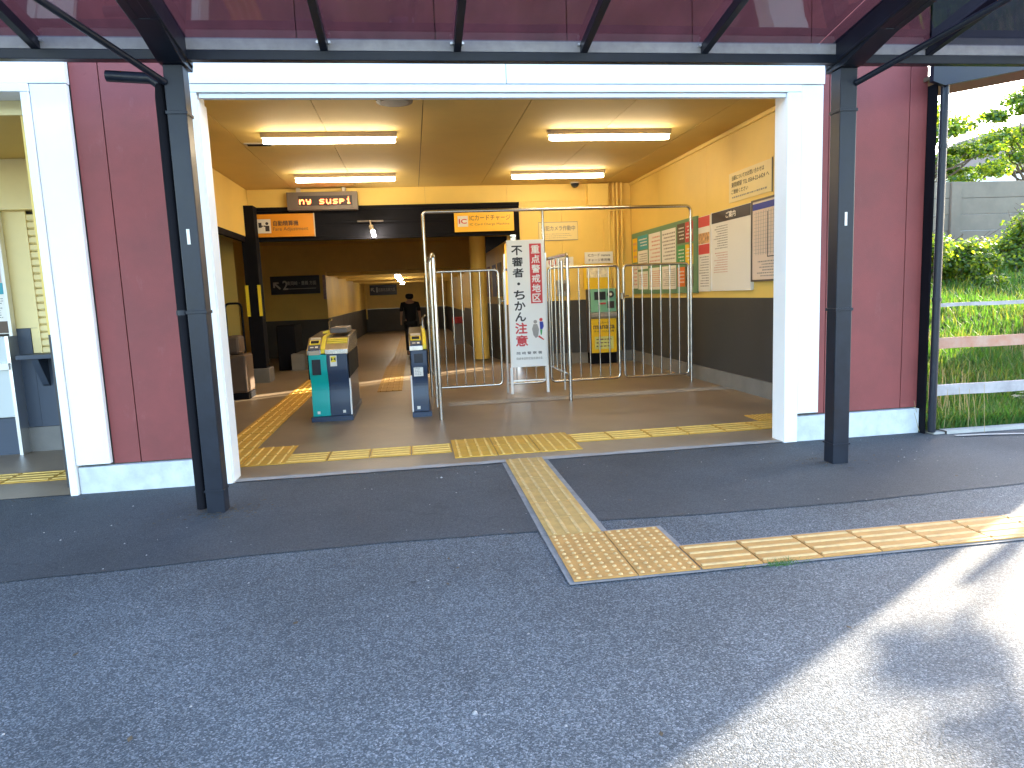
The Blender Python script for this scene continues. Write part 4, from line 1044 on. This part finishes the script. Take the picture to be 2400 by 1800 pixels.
while cnt < 26000:
    y = -.02 + 7.0 * random.random() ** 1.5; x = random.uniform(5.62, 7.1 + 1.1 * y)
    if x < 5.6 + .55 * y: continue
    cnt += 1
    h = random.uniform(.05, .16) * (1 + .07 * y) * (1.4 if random.random() < .08 else 1); a = random.uniform(0, 6.28); wd = random.uniform(.004, .009) * (1 + .12 * y)
    z = bankz(x, y) - .01; lx, ly = math.cos(a), math.sin(a); bd = h * random.uniform(.15, .7)
    t_ = (ga if random.random() < .70 + .2 * math.sin(x * 2 + y * 3) else gb2)
    t_.add([(x - ly * wd, y + lx * wd, z), (x + ly * wd, y - lx * wd, z), (x + lx * bd * .35 + ly * wd * .7, y + ly * bd * .35 - lx * wd * .7, z + h * .6), (x + lx * bd * .35 - ly * wd * .7, y + ly * bd * .35 + lx * wd * .7, z + h * .6), (x + lx * bd, y + ly * bd, z + h)], [(0, 1, 2, 3), (3, 2, 4)])
def raw(mb, name, mats, midx=None, parent=None):
    me = bpy.data.meshes.new(name); me.from_pydata(mb.v, [], mb.f)
    for m_ in mats: me.materials.append(m_)
    if midx: me.polygons.foreach_set('material_index', midx)
    me.update(); return link(name, me, parent)
stuff(raw(ga, 'grass', [M['grassA']])); stuff(raw(gb2, 'dry_grass', [M['grassB']]))
# broad leaved weeds at the fence foot
wd_ = thing('weed', 'broad leaved weed in the grass below the lowest rail', 'plant', (6.95, .25, .05))
wm = MB(); mi = []
for i in range(70):
    c = Vector((6.95 + random.gauss(0, .16), .25 + random.gauss(0, .1), .08 + random.random() * .14)); a = random.uniform(0, 6.28); l = random.uniform(.05, .09)
    d = Vector((math.cos(a), math.sin(a), random.uniform(-.2, .5))).normalized(); s_ = d.cross(Vector((0, 0, 1))).normalized() * l * .4
    wm.add([c, c + d * l * .5 + s_, c + d * l, c + d * l * .5 - s_], [(0, 1, 2, 3)])
raw(wm, 'leaves', [M['leafC']], None, wd_)

for (a_, b_, c_) in ((6.0, .5, .0), (8.4, 1.6, 0), (6.9, 2.2, 0)):
    dm = MB()
    for i in range(120):
        x = a_ + random.gauss(0, .22); y = b_ + random.gauss(0, .3); z = bankz(x, y); h = random.uniform(.15, .42); l = random.uniform(-.12, .12)
        dm.add([(x, y, z), (x + .005, y, z), (x + l, y + l * .5, z + h), (x + l - .004, y + l * .5, z + h)], [(0, 1, 2, 3)])
    stuff(raw(dm, 'dead_stems', [mat('straw', (.30, .25, .13), .8, trans=.2)]))
def rail(z0, z1, m_, lab, x1=9.5, ys=.03):
    mb = MB(); n = 14
    vs = []
    for i in range(n + 1):
        x = 5.70 + (x1 - 5.70) * i / n; w = .004 * math.sin(i * 1.9)
        vs += [(x, ys, z0 + w), (x, ys, z1 + w * .6), (x, ys + .03, z1 + w * .6), (x, ys + .03, z0 + w)]
    fs = [(4 * i + k, 4 * i + (k + 1) % 4, 4 * (i + 1) + (k + 1) % 4, 4 * (i + 1) + k) for i in range(n) for k in range(4)] + [(0, 1, 2, 3), (4 * n, 4 * n + 3, 4 * n + 2, 4 * n + 1)]
    mb.add(vs, fs); return mb.build('rail', m_, rf, label=lab)
rf = thing('rail_fence', 'low three rail timber fence in front of the grass bank', 'fence', (7.6, .05, 0))
rail(.295, .385, M['oldwood'], 'pale weathered lowest rail'); rail(.695, .785, M['wood'], 'reddish knotty middle rail'); rail(1.045, 1.075, M['oldwood'], 'thin grey top rail')
for x in (7.7, 9.4): B(x, x + .09, .062, .15, 0, 1.12).build('post', M['oldwood'], rf)

# concrete panel wall with posts
cw = thing('concrete_wall', 'grey concrete panel wall above the bushes', 'wall', (16, 10, 1.5))
wx = [11.6, 14.25, 16.95, 19.7, 22.4]
for i, x in enumerate(wx): B(x - .13, x + .13, 9.88, 10.08, 1.4, 3.49).build('post', M['blockwall'], cw, bevel=.01)
for a, b in zip(wx[:-1], wx[1:]):
    for j in range(4): B(a + .135, b - .135, 9.94, 10.02, 1.98 + .38 * j, 2.352 + .38 * j).build('panel', M['blockwall'], cw, bevel=.006)
th_ = thing('low_building', 'tan low building glimpsed between the bushes below the wall', 'building', (15, 10.6, 1))
B(12, 19, 10.3, 12, .8, 1.94).build('wall', M['tan'], th_); B(11.8, 19.2, 10.1, 12.2, 1.942, 2.04).build('roof', M['roof'], th_)
# house roof corner far right behind
hs = thing('house', 'house with brown roof far behind the right hand tree', 'building', (24, 20, 2))
B(24.5, 32, 20, 26, 1.5, 5.6).build('wall', M['white'], hs)
MB().prism([(24.0, 5.6), (32.6, 5.6), (28.3, 7.8)], 1, 19.5, 26.5).build('roof', M['roof'], hs)

# foliage
def leaves(mb, mi, c, r, n, size, up=.0, squash=.7, dens_edge=.5):
    c = Vector(c)
    for _ in range(n):
        d = Vector((random.gauss(0, 1), random.gauss(0, 1), random.gauss(0, 1))).normalized()
        rr = r * (random.random() ** dens_edge); p = c + Vector((d.x * rr, d.y * rr, d.z * rr * squash))
        a = Vector((random.gauss(0, 1), random.gauss(0, 1), random.gauss(0, .6))).normalized(); b = a.cross(d + Vector((0, 0, .6)))
        if b.length < .05: continue
        b = b.normalized() * size * random.uniform(.35, .6); a = a * size * random.uniform(.7, 1.3)
        mb.add([p, p + a * .45 + b, p + a, p + a * .45 - b], [(0, 1, 2, 3)])
        z = random.random(); mi.append(0 if z < .5 else 1 if z < .8 else 2)
def bush(label, cs, size, group=None):
    t = thing('bush', label, 'bush', (cs[0][0], cs[0][1], bankz(cs[0][0], cs[0][1])), group)
    mb = MB(); mi = []; st_ = MB()
    for (x, y, z, r, n) in cs:
        leaves(mb, mi, (x, y, z), r, n, size)
        for k in range(4):
            st_.tube([(x + random.gauss(0, .05), y, bankz(x, y)), (x + random.gauss(0, r * .3), y + random.gauss(0, r * .3), z), (x + random.gauss(0, r * .8), y + random.gauss(0, r * .5), z + r * random.uniform(.4, 1.0))], .014, 5, r2=.004)
    raw(mb, 'foliage', [M['leafA'], M['leafB'], M['leafC']], mi, t); st_.build('stems', M['bark'], t)
    return t
def clumps(x0, x1, y, zb, zt, n, r, ln, taper=1):
    out = []
    for _ in range(n):
        x = random.uniform(x0, x1); z = zb + (zt(x) - zb) * random.random() ** .8
        out.append((x, y + random.uniform(-.5, .5), z, r * random.uniform(.6, 1.2), ln))
    return out
bush('leafy bush on the bank nearest the drainpipe', clumps(9.3, 12.1, 6.6, 1.0, lambda x: 2.2 - .45 * max(0, x - 10.7), 40, .40, 650), .065)
bush('tall leafy bush at the right edge of the photo', clumps(13.1, 15.4, 7.4, 1.1, lambda x: 1.65 + 1.0 * min(1.0, max(0, x - 13.1)), 34, .48, 700), .07)
bush('low dark hedge between the two bushes on the bank', clumps(8.6, 14, 6.2, .9, lambda x: 1.15, 28, .36, 500), .065)
def tree(label, base, hgt, cl, size, group='trees beyond the concrete wall'):
    t = thing('tree', label, 'tree', base, group); mb = MB(); mi = []; tr = MB()
    bx, by, bz = base
    tr.tube([(bx, by, bz), (bx + .1, by, bz + hgt * .35), (bx - .05, by + .1, bz + hgt * .7)], .16, 8, r2=.06)
    for (x, y, z, r, n) in cl:
        p0 = Vector((bx + .05, by, bz + hgt * random.uniform(.25, .6))); p1 = Vector((x, y, z)); mid = (p0 + p1) / 2 + Vector((0, 0, -.15))
        tr.tube([p0, mid, p1], .05, 6, r2=.012)
        leaves(mb, mi, (x, y, z), r, n, size, squash=.45, dens_edge=.6)
    tr.build('trunk', M['bark'], t); raw(mb, 'crown', [M['leafA'], M['leafB'], M['leafC']], mi, t)
    return t
def crown(cx, cy, z0, z1, rx, n, r, ln):
    out = []
    for _ in range(n):
        z = random.uniform(z0, z1); f = math.sin(math.pi * min(1, max(.12, (z - z0) / (z1 - z0) * .8 + .2)))
        a = random.uniform(0, 6.28); rr = rx * f * random.random() ** .5
        out.append((cx + rr * math.cos(a), cy + rr * math.sin(a) * .6, z, r * random.uniform(.6, 1.2), ln))
    return out
tree('broad tree behind the concrete wall next to the drainpipe', (15.6, 13.0, 1.4), 5.0, crown(15.6, 13.0, 3.7, 6.0, 2.7, 46, .5, 330), .10)
tree('tree with spreading branches at the right edge behind the wall', (21.5, 15.0, 1.6), 5.5, crown(21.3, 15.0, 4.6, 7.4, 2.6, 34, .55, 300), .11)
# street side tree outside the picture on the right: its sparse crown dapples the road
tree('small street tree right of the photo casting dappled shade', (14.2, 4.6, .4), 4.2, [(12.14, 2.40, 4.3, .22, 110), (11.45, 1.55, 4.0, .20, 60), (12.9, 2.0, 4.4, .20, 60), (13.0, 1.7, 4.5, .24, 90), (12.3, 1.05, 4.1, .20, 60)], .11, group=None)
# wall added outside the picture on the right: its corner throws the slanting shade edge
nsd = thing('shade_wall', 'narrow capped wall added out of view to cast the slanting shade edge', 'wall', (9.5, 1.6, 0))
B(9.35, 9.62, 1.165, 2.9, 0, 4.3).build('wall', M['maroon'], nsd); B(9.34, 9.63, 1.162, 2.93, 4.303, 4.38).build('roof', M['roof'], nsd)
ps_ = tag(MB().tube([(10.38, 1.48, 0), (10.38, 1.48, 3.2)], .034, 10).build('unseen_post', M['dark']), 'unseen slim dark post whose shadow lies as a thin finger on the road', 'post')  # unseen post, placed so its shadow falls as a narrow finger
